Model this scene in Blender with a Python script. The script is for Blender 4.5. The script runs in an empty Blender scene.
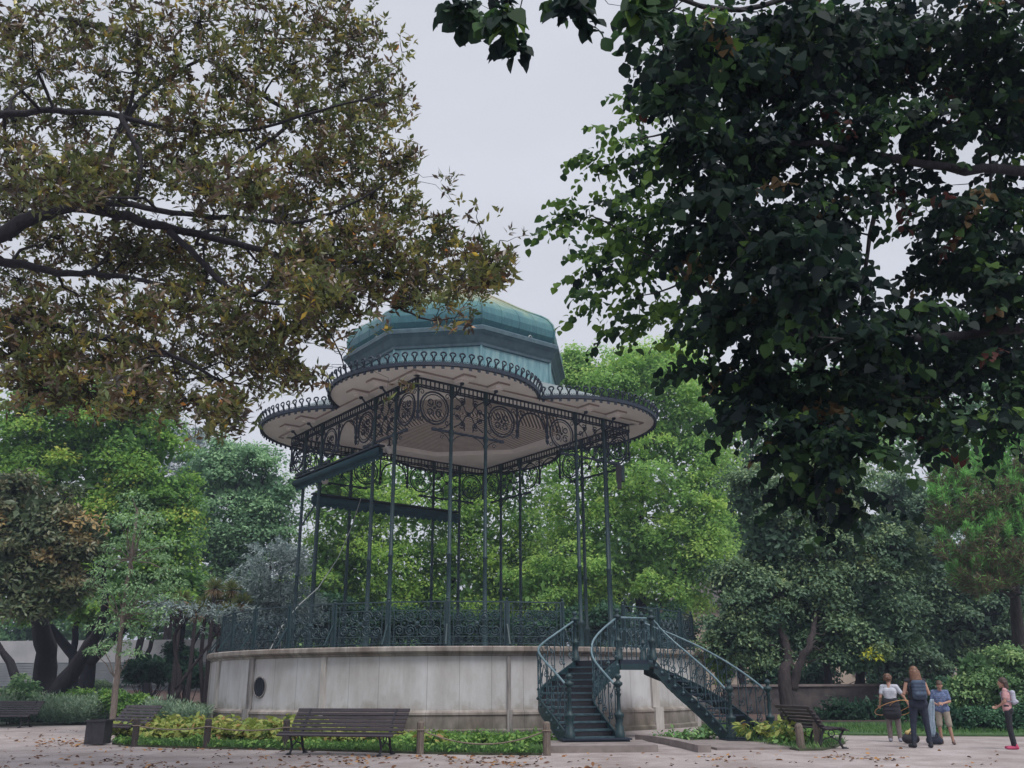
import bpy, math, random
import numpy as np
from mathutils import Matrix, Vector
random.seed(7)
RNG = np.random.default_rng(7)
PI = math.pi
scn = bpy.context.scene
COL = scn.collection

# ------------------------------------------------------------------ camera
F_PX, PITCH, ROLL, EYE = 910.0, 0.320, -0.005, 1.25
cam_d = bpy.data.cameras.new('camera')
cam = bpy.data.objects.new('camera', cam_d)
COL.objects.link(cam)
cam_d.sensor_width = 36.0
cam_d.lens = F_PX / 1024 * 36
cam_d.clip_end = 2000
cam.matrix_world = Matrix.Translation((0, 0, EYE)) @ Matrix.Rotation(PI/2 + PITCH, 4, 'X') @ Matrix.Rotation(ROLL, 4, 'Z')
scn.camera = cam

def ray(x, y):
    a, b = x - 512, y - 384
    c, s = math.cos(ROLL), math.sin(ROLL)
    xx, yy = c*a + s*b, -s*a + c*b
    return (xx/F_PX, math.cos(PITCH) + yy/F_PX*math.sin(PITCH), math.sin(PITCH) - yy/F_PX*math.cos(PITCH))

def at(x, y, Y):
    """the point at distance Y (metres) seen at a pixel of the survey photo"""
    v = ray(x, y)
    t = Y / v[1]
    return Vector((v[0]*t, Y, EYE + v[2]*t))

def on_ground(x, y, z=0.0):
    v = ray(x, y)
    t = (z - EYE) / v[2]
    return Vector((v[0]*t, v[1]*t, z))

# ------------------------------------------------------------------ world and sun
world = bpy.data.worlds.new('World')
scn.world = world
world.use_nodes = True
nt = world.node_tree
nt.nodes.clear()
sky = nt.nodes.new('ShaderNodeTexSky')
sky.sky_type = 'NISHITA'
sky.sun_disc = False
SUN_EL, SUN_AZ = math.radians(58), math.radians(150)     # azimuth clockwise from +Y (behind and to the right)
sky.sun_elevation = SUN_EL
sky.sun_rotation = SUN_AZ
sky.dust_density = 4.0
hs = nt.nodes.new('ShaderNodeHueSaturation')
hs.inputs['Saturation'].default_value = 0.35
mixc = nt.nodes.new('ShaderNodeMix')
mixc.data_type = 'RGBA'
mixc.inputs['Factor'].default_value = 0.86
mixc.inputs['B'].default_value = (4.65, 4.85, 5.4, 1)      # even cloud cover
bg = nt.nodes.new('ShaderNodeBackground')
bg.inputs['Strength'].default_value = 0.1
wo = nt.nodes.new('ShaderNodeOutputWorld')
nt.links.new(sky.outputs['Color'], hs.inputs['Color'])
nt.links.new(hs.outputs['Color'], mixc.inputs['A'])
cl = nt.nodes.new('ShaderNodeTexNoise')
cl.inputs['Scale'].default_value = 2.2
cl.inputs['Detail'].default_value = 5
tcw = nt.nodes.new('ShaderNodeTexCoord')
mpw = nt.nodes.new('ShaderNodeMapping'); mpw.inputs['Scale'].default_value = (1, 1, 2.5)
nt.links.new(tcw.outputs['Generated'], mpw.inputs['Vector']); nt.links.new(mpw.outputs['Vector'], cl.inputs['Vector'])
clr = nt.nodes.new('ShaderNodeMapRange'); clr.inputs['From Min'].default_value = 0.3; clr.inputs['From Max'].default_value = 0.7
clr.inputs['To Min'].default_value = 0.93; clr.inputs['To Max'].default_value = 1.07
nt.links.new(cl.outputs['Fac'], clr.inputs['Value'])
cm = nt.nodes.new('ShaderNodeMix'); cm.data_type = 'RGBA'; cm.blend_type = 'MULTIPLY'; cm.inputs['Factor'].default_value = 1.0
nt.links.new(mixc.outputs['Result'], cm.inputs['A']); nt.links.new(clr.outputs['Result'], cm.inputs['B'])
nt.links.new(cm.outputs['Result'], bg.inputs['Color'])
nt.links.new(bg.outputs['Background'], wo.inputs['Surface'])
sd = bpy.data.lights.new('sun', 'SUN')
sd.energy = 1.5
sd.angle = math.radians(25)
sd.color = (1.0, 0.97, 0.93)
sun = bpy.data.objects.new('sun', sd)
COL.objects.link(sun)
sdir = Vector((math.sin(SUN_AZ)*math.cos(SUN_EL), math.cos(SUN_AZ)*math.cos(SUN_EL), math.sin(SUN_EL)))
sun.rotation_euler = sdir.to_track_quat('Z', 'Y').to_euler()
scn.view_settings.view_transform = 'Standard'
scn.view_settings.look = 'None'
scn.view_settings.exposure = 0.6
scn.view_settings.gamma = 1.0
scn.cycles.max_bounces = 6
scn.cycles.diffuse_bounces = 3
scn.cycles.glossy_bounces = 2
scn.cycles.transmission_bounces = 3
scn.cycles.transparent_max_bounces = 4

# ------------------------------------------------------------------ materials
def new_mat(name):
    m = bpy.data.materials.new(name)
    m.use_nodes = True
    n = m.node_tree
    b = n.nodes['Principled BSDF']
    return m, n, b

def ramp(n, stops):
    r = n.nodes.new('ShaderNodeValToRGB')
    e = r.color_ramp.elements
    while len(e) < len(stops):
        e.new(0.5)
    for i, (p, c) in enumerate(stops):
        e[i].position = p
        e[i].color = (*c, 1)
    return r

def noise(n, scale, detail=4, rough=0.55, vec=None, stretch=None):
    t = n.nodes.new('ShaderNodeTexNoise')
    t.inputs['Scale'].default_value = scale
    t.inputs['Detail'].default_value = detail
    t.inputs['Roughness'].default_value = rough
    tc = n.nodes.new('ShaderNodeTexCoord')
    if stretch:
        mp = n.nodes.new('ShaderNodeMapping')
        mp.inputs['Scale'].default_value = stretch
        n.links.new(tc.outputs['Object'], mp.inputs['Vector'])
        n.links.new(mp.outputs['Vector'], t.inputs['Vector'])
    else:
        n.links.new(tc.outputs['Object'], t.inputs['Vector'])
    return t

def bump(n, b, src, strength=0.3, dist=0.02):
    bp = n.nodes.new('ShaderNodeBump')
    bp.inputs['Strength'].default_value = strength
    bp.inputs['Distance'].default_value = dist
    n.links.new(src, bp.inputs['Height'])
    n.links.new(bp.outputs['Normal'], b.inputs['Normal'])

def mat_noise(name, c1, c2, scale=4, rough=0.7, metal=0.0, bmp=0.2, stretch=None, c3=None, bd=0.01):
    m, n, b = new_mat(name)
    t = noise(n, scale, 6, 0.6, stretch=stretch)
    st = [(0.32, c1), (0.68, c2)]
    if c3:
        st = [(0.3, c1), (0.52, c2), (0.72, c3)]
    r = ramp(n, st)
    n.links.new(t.outputs['Fac'], r.inputs['Fac'])
    n.links.new(r.outputs['Color'], b.inputs['Base Color'])
    b.inputs['Roughness'].default_value = rough
    b.inputs['Metallic'].default_value = metal
    if bmp:
        bump(n, b, t.outputs['Fac'], bmp, bd)
    return m

def mat_leaf(name, stops, transl=0.35, rough=0.5, back=None, spec=0.35):
    """stops over the per leaf attribute 'tint'; back = colour of the leaf's underside"""
    m, n, b = new_mat(name)
    at_ = n.nodes.new('ShaderNodeAttribute')
    at_.attribute_name = 'tint'
    r = ramp(n, stops)
    n.links.new(at_.outputs['Fac'], r.inputs['Fac'])
    col = r.outputs['Color']
    if back:
        g = n.nodes.new('ShaderNodeNewGeometry')
        mx = n.nodes.new('ShaderNodeMix')
        mx.data_type = 'RGBA'
        n.links.new(g.outputs['Backfacing'], mx.inputs['Factor'])
        n.links.new(col, mx.inputs['A'])
        r2 = ramp(n, back)
        n.links.new(at_.outputs['Fac'], r2.inputs['Fac'])
        n.links.new(r2.outputs['Color'], mx.inputs['B'])
        col = mx.outputs['Result']
    n.links.new(col, b.inputs['Base Color'])
    b.inputs['Roughness'].default_value = rough
    b.inputs['Specular IOR Level'].default_value = spec
    if transl > 0:
        tr = n.nodes.new('ShaderNodeBsdfTranslucent')
        n.links.new(col, tr.inputs['Color'])
        ms = n.nodes.new('ShaderNodeMixShader')
        ms.inputs['Fac'].default_value = transl
        n.links.new(b.outputs['BSDF'], ms.inputs[1])
        n.links.new(tr.outputs['BSDF'], ms.inputs[2])
        n.links.new(ms.outputs['Shader'], n.nodes['Material Output'].inputs['Surface'])
    return m

M = {}
M['iron'] = mat_noise('iron_green', (0.007, 0.026, 0.034), (0.013, 0.045, 0.052), 6, 0.55, 0.0, 0.1)
M['iron_dark'] = mat_noise('iron_dark', (0.007, 0.014, 0.03), (0.013, 0.025, 0.045), 8, 0.6)
M['iron_light'] = mat_noise('iron_worn', (0.014, 0.04, 0.055), (0.06, 0.115, 0.14), 7, 0.5)
M['iron_rail'] = mat_noise('iron_railing', (0.008, 0.022, 0.032), (0.024, 0.058, 0.072), 9, 0.6, c3=(0.05, 0.075, 0.08))
M['handrail'] = mat_noise('handrail_lit_paint', (0.09, 0.16, 0.19), (0.18, 0.26, 0.30), 5, 0.4)  # paint tone made paler for light falling on the rail tops
M['awning'] = mat_noise('awning_canvas', (0.008, 0.035, 0.05), (0.014, 0.06, 0.075), 3, 0.8)
M['plaster'] = mat_noise('canopy_plaster', (0.80, 0.735, 0.71), (0.88, 0.825, 0.805), 1.3, 0.8, bmp=0.1)
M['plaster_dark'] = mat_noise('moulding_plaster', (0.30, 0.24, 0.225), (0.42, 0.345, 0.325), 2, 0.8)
M['groove'] = mat_noise('board_gap', (0.10, 0.07, 0.065), (0.16, 0.12, 0.11), 2, 0.9)
M['zinc'] = mat_noise('canopy_sheet', (0.16, 0.2, 0.22), (0.26, 0.3, 0.3), 1.2, 0.6)
M['slab'] = mat_noise('step_stone', (0.17, 0.14, 0.135), (0.30, 0.26, 0.25), 3, 0.85)
M['wood_dark'] = mat_noise('bench_wood', (0.028, 0.02, 0.028), (0.055, 0.042, 0.05), 3, 0.5, stretch=(1, 8, 8))
M['wood_tan'] = mat_noise('weathered_wood', (0.13, 0.10, 0.08), (0.24, 0.19, 0.15), 5, 0.8, stretch=(1, 6, 6))
M['post_wood'] = mat_noise('post_wood', (0.10, 0.08, 0.07), (0.21, 0.17, 0.14), 7, 0.85, stretch=(6, 6, 1))
M['post_dark'] = mat_noise('dark_post_wood', (0.03, 0.025, 0.03), (0.07, 0.055, 0.05), 7, 0.85, stretch=(6, 6, 1))
M['black'] = mat_noise('black_iron_and_shade', (0.012, 0.012, 0.018), (0.022, 0.022, 0.03), 9, 0.5)
M['bin'] = mat_noise('bin_metal', (0.022, 0.022, 0.03), (0.045, 0.042, 0.05), 6, 0.6)
M['rope'] = mat_noise('rope', (0.16, 0.13, 0.10), (0.26, 0.21, 0.17), 20, 0.9)
M['cable'] = mat_noise('pale_cable', (0.25, 0.27, 0.28), (0.38, 0.40, 0.40), 3, 0.6)
M['bark'] = mat_noise('bark_grey_brown', (0.022, 0.018, 0.022), (0.06, 0.045, 0.045), 5, 0.9, bmp=0.8, stretch=(3, 3, 0.6), bd=0.05)
M['bark_dark'] = mat_noise('bark_dark', (0.010, 0.010, 0.016), (0.028, 0.024, 0.03), 5, 0.9, bmp=0.8, stretch=(3, 3, 0.6), bd=0.05)
M['bark_pale'] = mat_noise('bark_pale', (0.10, 0.08, 0.07), (0.20, 0.16, 0.14), 6, 0.9, bmp=0.5, stretch=(3, 3, 0.8))
M['globe'] = mat_noise('opal_glass', (0.45, 0.42, 0.40), (0.55, 0.52, 0.5), 3, 0.3)
M['hoarding'] = mat_noise('hoarding_sheet', (0.30, 0.31, 0.33), (0.46, 0.46, 0.47), 0.6, 0.6)
M['hoarding_low'] = mat_noise('hoarding_ribbed', (0.17, 0.19, 0.21), (0.27, 0.29, 0.3), 0.8, 0.6)
M['tan_wall'] = mat_noise('rendered_wall', (0.38, 0.30, 0.24), (0.55, 0.46, 0.38), 0.8, 0.85)
M['glass_dark'] = mat_noise('window_glass', (0.02, 0.025, 0.03), (0.05, 0.06, 0.07), 2, 0.15)
M['hedge_ear'] = mat_noise('soil', (0.04, 0.03, 0.028), (0.09, 0.07, 0.06), 3, 0.95)
M['oldstone'] = mat_noise('old_stone', (0.045, 0.04, 0.045), (0.13, 0.11, 0.105), 2.2, 0.9, bmp=0.5, bd=0.04)

# copper roof: blue green, yellowed and pale towards the crown (the metal's own weathering)
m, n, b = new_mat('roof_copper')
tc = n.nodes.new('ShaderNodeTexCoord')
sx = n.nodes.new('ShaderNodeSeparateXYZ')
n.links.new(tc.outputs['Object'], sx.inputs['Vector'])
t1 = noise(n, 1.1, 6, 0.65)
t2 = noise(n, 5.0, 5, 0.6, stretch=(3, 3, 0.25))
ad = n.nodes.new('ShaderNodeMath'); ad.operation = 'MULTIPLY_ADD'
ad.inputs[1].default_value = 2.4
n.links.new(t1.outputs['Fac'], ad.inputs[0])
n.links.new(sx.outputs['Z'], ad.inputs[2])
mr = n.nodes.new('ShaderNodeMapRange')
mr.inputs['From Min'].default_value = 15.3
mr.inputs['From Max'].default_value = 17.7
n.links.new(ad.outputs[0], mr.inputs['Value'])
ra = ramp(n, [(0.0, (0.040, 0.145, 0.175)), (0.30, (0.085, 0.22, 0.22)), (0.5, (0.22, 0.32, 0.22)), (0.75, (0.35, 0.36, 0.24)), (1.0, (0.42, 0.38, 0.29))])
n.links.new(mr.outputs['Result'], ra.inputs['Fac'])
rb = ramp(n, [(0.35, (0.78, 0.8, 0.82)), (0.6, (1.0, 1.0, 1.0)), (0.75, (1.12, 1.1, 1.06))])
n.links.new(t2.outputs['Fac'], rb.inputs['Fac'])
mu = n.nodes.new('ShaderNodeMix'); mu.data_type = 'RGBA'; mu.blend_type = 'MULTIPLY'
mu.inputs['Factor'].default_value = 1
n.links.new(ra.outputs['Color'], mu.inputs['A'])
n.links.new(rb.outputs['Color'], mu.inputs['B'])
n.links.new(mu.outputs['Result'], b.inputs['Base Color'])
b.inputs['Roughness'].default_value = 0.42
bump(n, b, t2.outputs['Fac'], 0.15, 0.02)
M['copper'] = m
M['copper_panel'] = mat_noise('drum_copper', (0.085, 0.21, 0.25), (0.17, 0.32, 0.355), 2.5, 0.5, stretch=(3, 3, 0.5), c3=(0.27, 0.40, 0.41))
M['copper_dark'] = mat_noise('cornice_copper', (0.035, 0.07, 0.095), (0.07, 0.125, 0.15), 3, 0.5)

# rendered basement wall with block joints and rain stains
def wall_material(name, c_lo, c_hi, warm):
    m, n, b = new_mat(name)
    tc = n.nodes.new('ShaderNodeTexCoord')
    s = n.nodes.new('ShaderNodeSeparateXYZ')
    n.links.new(tc.outputs['Object'], s.inputs['Vector'])
    an = n.nodes.new('ShaderNodeMath'); an.operation = 'ARCTAN2'
    n.links.new(s.outputs['X'], an.inputs[0]); n.links.new(s.outputs['Y'], an.inputs[1])
    # streaks: noise over (angle, height)
    cb = n.nodes.new('ShaderNodeCombineXYZ')
    m9 = n.nodes.new('ShaderNodeMath'); m9.operation = 'MULTIPLY'; m9.inputs[1].default_value = 9.1
    n.links.new(an.outputs[0], m9.inputs[0])
    n.links.new(m9.outputs[0], cb.inputs['X'])
    mz = n.nodes.new('ShaderNodeMath'); mz.operation = 'MULTIPLY'; mz.inputs[1].default_value = 0.25
    n.links.new(s.outputs['Z'], mz.inputs[0]); n.links.new(mz.outputs[0], cb.inputs['Y'])
    st = n.nodes.new('ShaderNodeTexNoise'); st.inputs['Scale'].default_value = 1.7; st.inputs['Detail'].default_value = 7; st.inputs['Roughness'].default_value = 0.68
    n.links.new(cb.outputs[0], st.inputs['Vector'])
    big = noise(n, 0.7, 5, 0.6)
    rs = ramp(n, [(0.30, c_lo), (0.47, tuple(0.5*(a+b_) for a, b_ in zip(c_lo, c_hi))), (0.62, c_hi)])
    n.links.new(st.outputs['Fac'], rs.inputs['Fac'])
    rw = ramp(n, [(0.36, warm), (0.62, (1, 1, 1))])
    n.links.new(big.outputs['Fac'], rw.inputs['Fac'])
    mu = n.nodes.new('ShaderNodeMix'); mu.data_type = 'RGBA'; mu.blend_type = 'MULTIPLY'; mu.inputs['Factor'].default_value = 1
    n.links.new(rs.outputs['Color'], mu.inputs['A']); n.links.new(rw.outputs['Color'], mu.inputs['B'])
    # joints every 5.85 degrees
    dv = n.nodes.new('ShaderNodeMath'); dv.operation = 'DIVIDE'; dv.inputs[1].default_value = math.radians(5.85)
    n.links.new(an.outputs[0], dv.inputs[0])
    fr = n.nodes.new('ShaderNodeMath'); fr.operation = 'PINGPONG'; fr.inputs[1].default_value = 0.5
    n.links.new(dv.outputs[0], fr.inputs[0])
    lt = n.nodes.new('ShaderNodeMapRange'); lt.inputs['From Min'].default_value = 0.004; lt.inputs['From Max'].default_value = 0.012
    lt.inputs['To Min'].default_value = 0.55; lt.inputs['To Max'].default_value = 1.0
    n.links.new(fr.outputs[0], lt.inputs['Value'])
    m3 = n.nodes.new('ShaderNodeMix'); m3.data_type = 'RGBA'; m3.blend_type = 'MULTIPLY'; m3.inputs['Factor'].default_value = 1
    n.links.new(mu.outputs['Result'], m3.inputs['A']); n.links.new(lt.outputs['Result'], m3.inputs['B'])
    sn = noise(n, 1.6, 7, 0.7)
    sa = n.nodes.new('ShaderNodeMath'); sa.operation = 'MULTIPLY_ADD'; sa.inputs[1].default_value = 1.5
    n.links.new(sn.outputs['Fac'], sa.inputs[0]); n.links.new(s.outputs['Z'], sa.inputs[2])
    sr = ramp(n, [(0.0, (0.42, 0.42, 0.36)), (0.45, (0.72, 0.69, 0.64)), (0.7, (1, 1, 1))])
    sm_ = n.nodes.new('ShaderNodeMapRange'); sm_.inputs['From Min'].default_value = 0.75; sm_.inputs['From Max'].default_value = 1.95
    n.links.new(sa.outputs[0], sm_.inputs['Value']); n.links.new(sm_.outputs['Result'], sr.inputs['Fac'])
    m4 = n.nodes.new('ShaderNodeMix'); m4.data_type = 'RGBA'; m4.blend_type = 'MULTIPLY'; m4.inputs['Factor'].default_value = 1
    n.links.new(m3.outputs['Result'], m4.inputs['A']); n.links.new(sr.outputs['Color'], m4.inputs['B'])
    n.links.new(m4.outputs['Result'], b.inputs['Base Color'])
    b.inputs['Roughness'].default_value = 0.85
    fine = noise(n, 30, 4)
    bump(n, b, fine.outputs['Fac'], 0.25, 0.01)
    return m
M['wall'] = wall_material('rendered_basement', (0.45, 0.435, 0.43), (0.62, 0.62, 0.64), (0.87, 0.84, 0.81))
M['cornice'] = wall_material('cornice_stone', (0.15, 0.13, 0.12), (0.46, 0.42, 0.39), (0.62, 0.55, 0.50))
M['plinth'] = wall_material('plinth_stone', (0.20, 0.18, 0.17), (0.56, 0.53, 0.53), (0.7, 0.65, 0.61))
M['pilaster'] = mat_noise('pilaster_stone', (0.38, 0.35, 0.33), (0.54, 0.51, 0.49), 4, 0.85, stretch=(3, 3, 0.4))
M['pilaster_stained'] = mat_noise('stained_pilaster', (0.10, 0.09, 0.09), (0.40, 0.37, 0.36), 3, 0.85, stretch=(3, 3, 0.3))
M['boards'] = None
# boarded ceiling: planks are real steps in the mesh, colour with grain
M['boards'] = mat_noise('ceiling_boards', (0.66, 0.56, 0.53), (0.78, 0.69, 0.66), 3, 0.75)

# ground
m, n, b = new_mat('gravel_path')
g1 = noise(n, 0.25, 5, 0.6)
g2 = noise(n, 45, 5, 0.75)
g3 = noise(n, 0.9, 7, 0.75)
r1 = ramp(n, [(0.3, (0.35, 0.305, 0.30)), (0.7, (0.475, 0.43, 0.43))])
r2 = ramp(n, [(0.36, (0.6, 0.57, 0.56)), (0.5, (0.98, 0.97, 0.97)), (0.68, (1.2, 1.18, 1.17))])
r3 = ramp(n, [(0.36, (0.66, 0.62, 0.60)), (0.6, (1.05, 1.05, 1.05))])
n.links.new(g1.outputs['Fac'], r1.inputs['Fac']); n.links.new(g2.outputs['Fac'], r2.inputs['Fac']); n.links.new(g3.outputs['Fac'], r3.inputs['Fac'])
mu = n.nodes.new('ShaderNodeMix'); mu.data_type = 'RGBA'; mu.blend_type = 'MULTIPLY'; mu.inputs['Factor'].default_value = 1
mu2 = n.nodes.new('ShaderNodeMix'); mu2.data_type = 'RGBA'; mu2.blend_type = 'MULTIPLY'; mu2.inputs['Factor'].default_value = 1
n.links.new(r1.outputs['Color'], mu.inputs['A']); n.links.new(r2.outputs['Color'], mu.inputs['B'])
n.links.new(mu.outputs['Result'], mu2.inputs['A']); n.links.new(r3.outputs['Color'], mu2.inputs['B'])
n.links.new(mu2.outputs['Result'], b.inputs['Base Color'])
b.inputs['Roughness'].default_value = 0.95
bump(n, b, g2.outputs['Fac'], 0.5, 0.02)
M['gravel'] = m
M['soil'] = mat_noise('leaf_litter_soil', (0.05, 0.032, 0.03), (0.12, 0.075, 0.065), 2.5, 0.95, c3=(0.17, 0.11, 0.085), bmp=0.5)
M['bedsoil'] = mat_noise('bed_soil', (0.035, 0.04, 0.025), (0.07, 0.085, 0.045), 3.5, 0.95, bmp=0.5)
M['lawn'] = mat_noise('mown_grass', (0.045, 0.10, 0.035), (0.09, 0.17, 0.06), 5, 0.9, bmp=0.5)

# foliage
M['f_magnolia'] = mat_leaf('magnolia_leaf', [(0.0, (0.0768, 0.1247, 0.0455)), (0.45, (0.1865, 0.2267, 0.0684)), (0.8, (0.3729, 0.3627, 0.0987)), (0.985, (0.5704, 0.4307, 0.0912)), (1.0, (0.765, 0.544, 0.076))], 0.18, 0.32,
                           back=[(0.0, (0.055, 0.045, 0.035)), (0.5, (0.13, 0.088, 0.05)), (0.985, (0.20, 0.12, 0.055)), (1.0, (0.5, 0.2, 0.05))], spec=0.6)
M['f_bronze'] = mat_leaf('bronze_leaf', [(0.0, (0.0575, 0.092, 0.05)), (0.35, (0.1265, 0.1725, 0.085)), (0.6, (0.1955, 0.184, 0.1)), (0.85, (0.276, 0.2185, 0.1)), (1.0, (0.414, 0.2875, 0.11))], 0.25, 0.4, spec=0.5)
M['f_linden'] = mat_leaf('lime_leaf_shaded', [(0.0, (0.006, 0.014, 0.018)), (0.45, (0.017, 0.040, 0.026)), (0.8, (0.05, 0.115, 0.036)), (0.97, (0.14, 0.25, 0.05)), (0.985, (0.17, 0.11, 0.055)), (1.0, (0.10, 0.035, 0.03))], 0.42, 0.6, spec=0.2)  # shade under the canopy is put into these very dark leaf colours
M['f_bright'] = mat_leaf('ash_leaf', [(0.0, (0.1518, 0.3109, 0.0917)), (0.5, (0.347, 0.6011, 0.1651)), (1.0, (0.6721, 0.8245, 0.2201))], 0.5, 0.6)
M['f_bright2'] = mat_leaf('ash_leaf_deeper', [(0.0, (0.1084, 0.2487, 0.0826)), (0.5, (0.282, 0.4975, 0.11)), (1.0, (0.5855, 0.767, 0.1651))], 0.5, 0.6)
M['f_left'] = mat_leaf('maple_leaf', [(0.0, (0.0777, 0.1974, 0.0568)), (0.55, (0.2203, 0.4294, 0.0795)), (0.9, (0.4407, 0.5802, 0.1136)), (1.0, (0.7225, 0.6498, 0.1591))], 0.42, 0.55)
M['f_round'] = mat_leaf('oak_leaf', [(0.0, (0.1121, 0.2341, 0.1413)), (0.6, (0.2691, 0.4683, 0.2422)), (1.0, (0.4261, 0.6555, 0.3229))], 0.3, 0.6)
M['f_cedar'] = mat_leaf('blue_cedar_needles', [(0.0, (0.154, 0.217, 0.224)), (0.6, (0.308, 0.392, 0.392)), (1.0, (0.476, 0.56, 0.532))], 0.2, 0.7)
M['f_compound'] = mat_leaf('pale_compound_leaf', [(0.0, (0.1238, 0.2475, 0.12)), (0.5, (0.2722, 0.4537, 0.22)), (1.0, (0.4703, 0.66, 0.34))], 0.3, 0.5)
M['f_dark'] = mat_leaf('chestnut_leaf', [(0.0, (0.0466, 0.1028, 0.0744)), (0.6, (0.1424, 0.2427, 0.1289)), (0.93, (0.3235, 0.4426, 0.2107)), (0.995, (0.4141, 0.4855, 0.1984)), (1.0, (0.85, 0.85, 0.0992))], 0.22, 0.5)
M['f_mid'] = mat_leaf('background_leaf', [(0.0, (0.0734, 0.1809, 0.0839)), (0.6, (0.1957, 0.3895, 0.1467)), (1.0, (0.3913, 0.5842, 0.2097))], 0.3, 0.6)
M['f_pine'] = mat_leaf('pine_needles', [(0.0, (0.2242, 0.1594, 0.1121)), (0.3, (0.101, 0.2504, 0.0897)), (1.0, (0.314, 0.7058, 0.1907))], 0.25, 0.6)
M['f_laurel'] = mat_leaf('laurel_leaf', [(0.0, (0.0805, 0.1771, 0.0805)), (0.6, (0.2093, 0.3703, 0.1449)), (1.0, (0.4025, 0.5474, 0.2254))], 0.35, 0.5)
M['f_bush'] = mat_leaf('dark_bush_leaf', [(0.0, (0.0288, 0.09, 0.054)), (0.7, (0.072, 0.18, 0.09)), (1.0, (0.144, 0.306, 0.144))], 0.3, 0.5)
M['f_lavender'] = mat_leaf('lavender_leaf', [(0.0, (0.0897, 0.1495, 0.1046)), (0.6, (0.2093, 0.3289, 0.2242)), (1.0, (0.4036, 0.5232, 0.3588))], 0.25, 0.7)
M['f_broad'] = mat_leaf('broad_bed_leaf', [(0.0, (0.12, 0.22, 0.05)), (0.5, (0.30, 0.38, 0.09)), (0.85, (0.46, 0.46, 0.14)), (0.95, (0.42, 0.26, 0.10)), (1.0, (0.38, 0.2, 0.1))], 0.35, 0.5)
M['f_lush'] = mat_leaf('fresh_bed_leaf', [(0.0, (0.0805, 0.1955, 0.046)), (0.6, (0.184, 0.368, 0.0805)), (1.0, (0.345, 0.483, 0.1265))], 0.35, 0.5)
M['f_grass'] = mat_leaf('grass_blade', [(0.0, (0.063, 0.135, 0.052)), (0.6, (0.119, 0.2565, 0.078)), (1.0, (0.238, 0.3645, 0.117))], 0.35, 0.6)
M['f_hedge'] = mat_leaf('box_leaf', [(0.0, (0.028, 0.063, 0.035)), (0.7, (0.077, 0.14, 0.07)), (1.0, (0.182, 0.266, 0.126))], 0.2, 0.6)
M['f_spike'] = mat_leaf('cordyline_leaf', [(0.0, (0.13, 0.18, 0.06)), (0.5, (0.24, 0.27, 0.09)), (1.0, (0.33, 0.24, 0.15))], 0.3, 0.6)
M['f_fallen'] = mat_leaf('fallen_leaf', [(0.0, (0.10, 0.05, 0.03)), (0.5, (0.22, 0.10, 0.045)), (1.0, (0.46, 0.23, 0.06))], 0.0, 0.8)

# ------------------------------------------------------------------ builders
def root_matrix(o):
    mtx = Matrix.Identity(4)
    while o is not None:
        mtx = (Matrix.Translation(o.location) @ o.rotation_euler.to_matrix().to_4x4()) @ mtx
        o = o.parent
    return mtx

def tag(o, label=None, cat=None, group=None, kind=None):
    if label: o['label'] = label
    if cat: o['category'] = cat
    if group: o['group'] = group
    if kind: o['kind'] = kind
    return o

def empty(name, loc=(0, 0, 0), rz=0.0):
    o = bpy.data.objects.new(name, None)
    COL.objects.link(o)
    o.location = loc
    o.rotation_euler = (0, 0, rz)
    o.empty_display_size = 0.3
    return o

def link_mesh(name, me, mat, parent=None):
    if mat is not None:
        me.materials.append(mat)
    o = bpy.data.objects.new(name, me)
    COL.objects.link(o)
    if parent is not None:
        o.parent = parent
    return o

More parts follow.
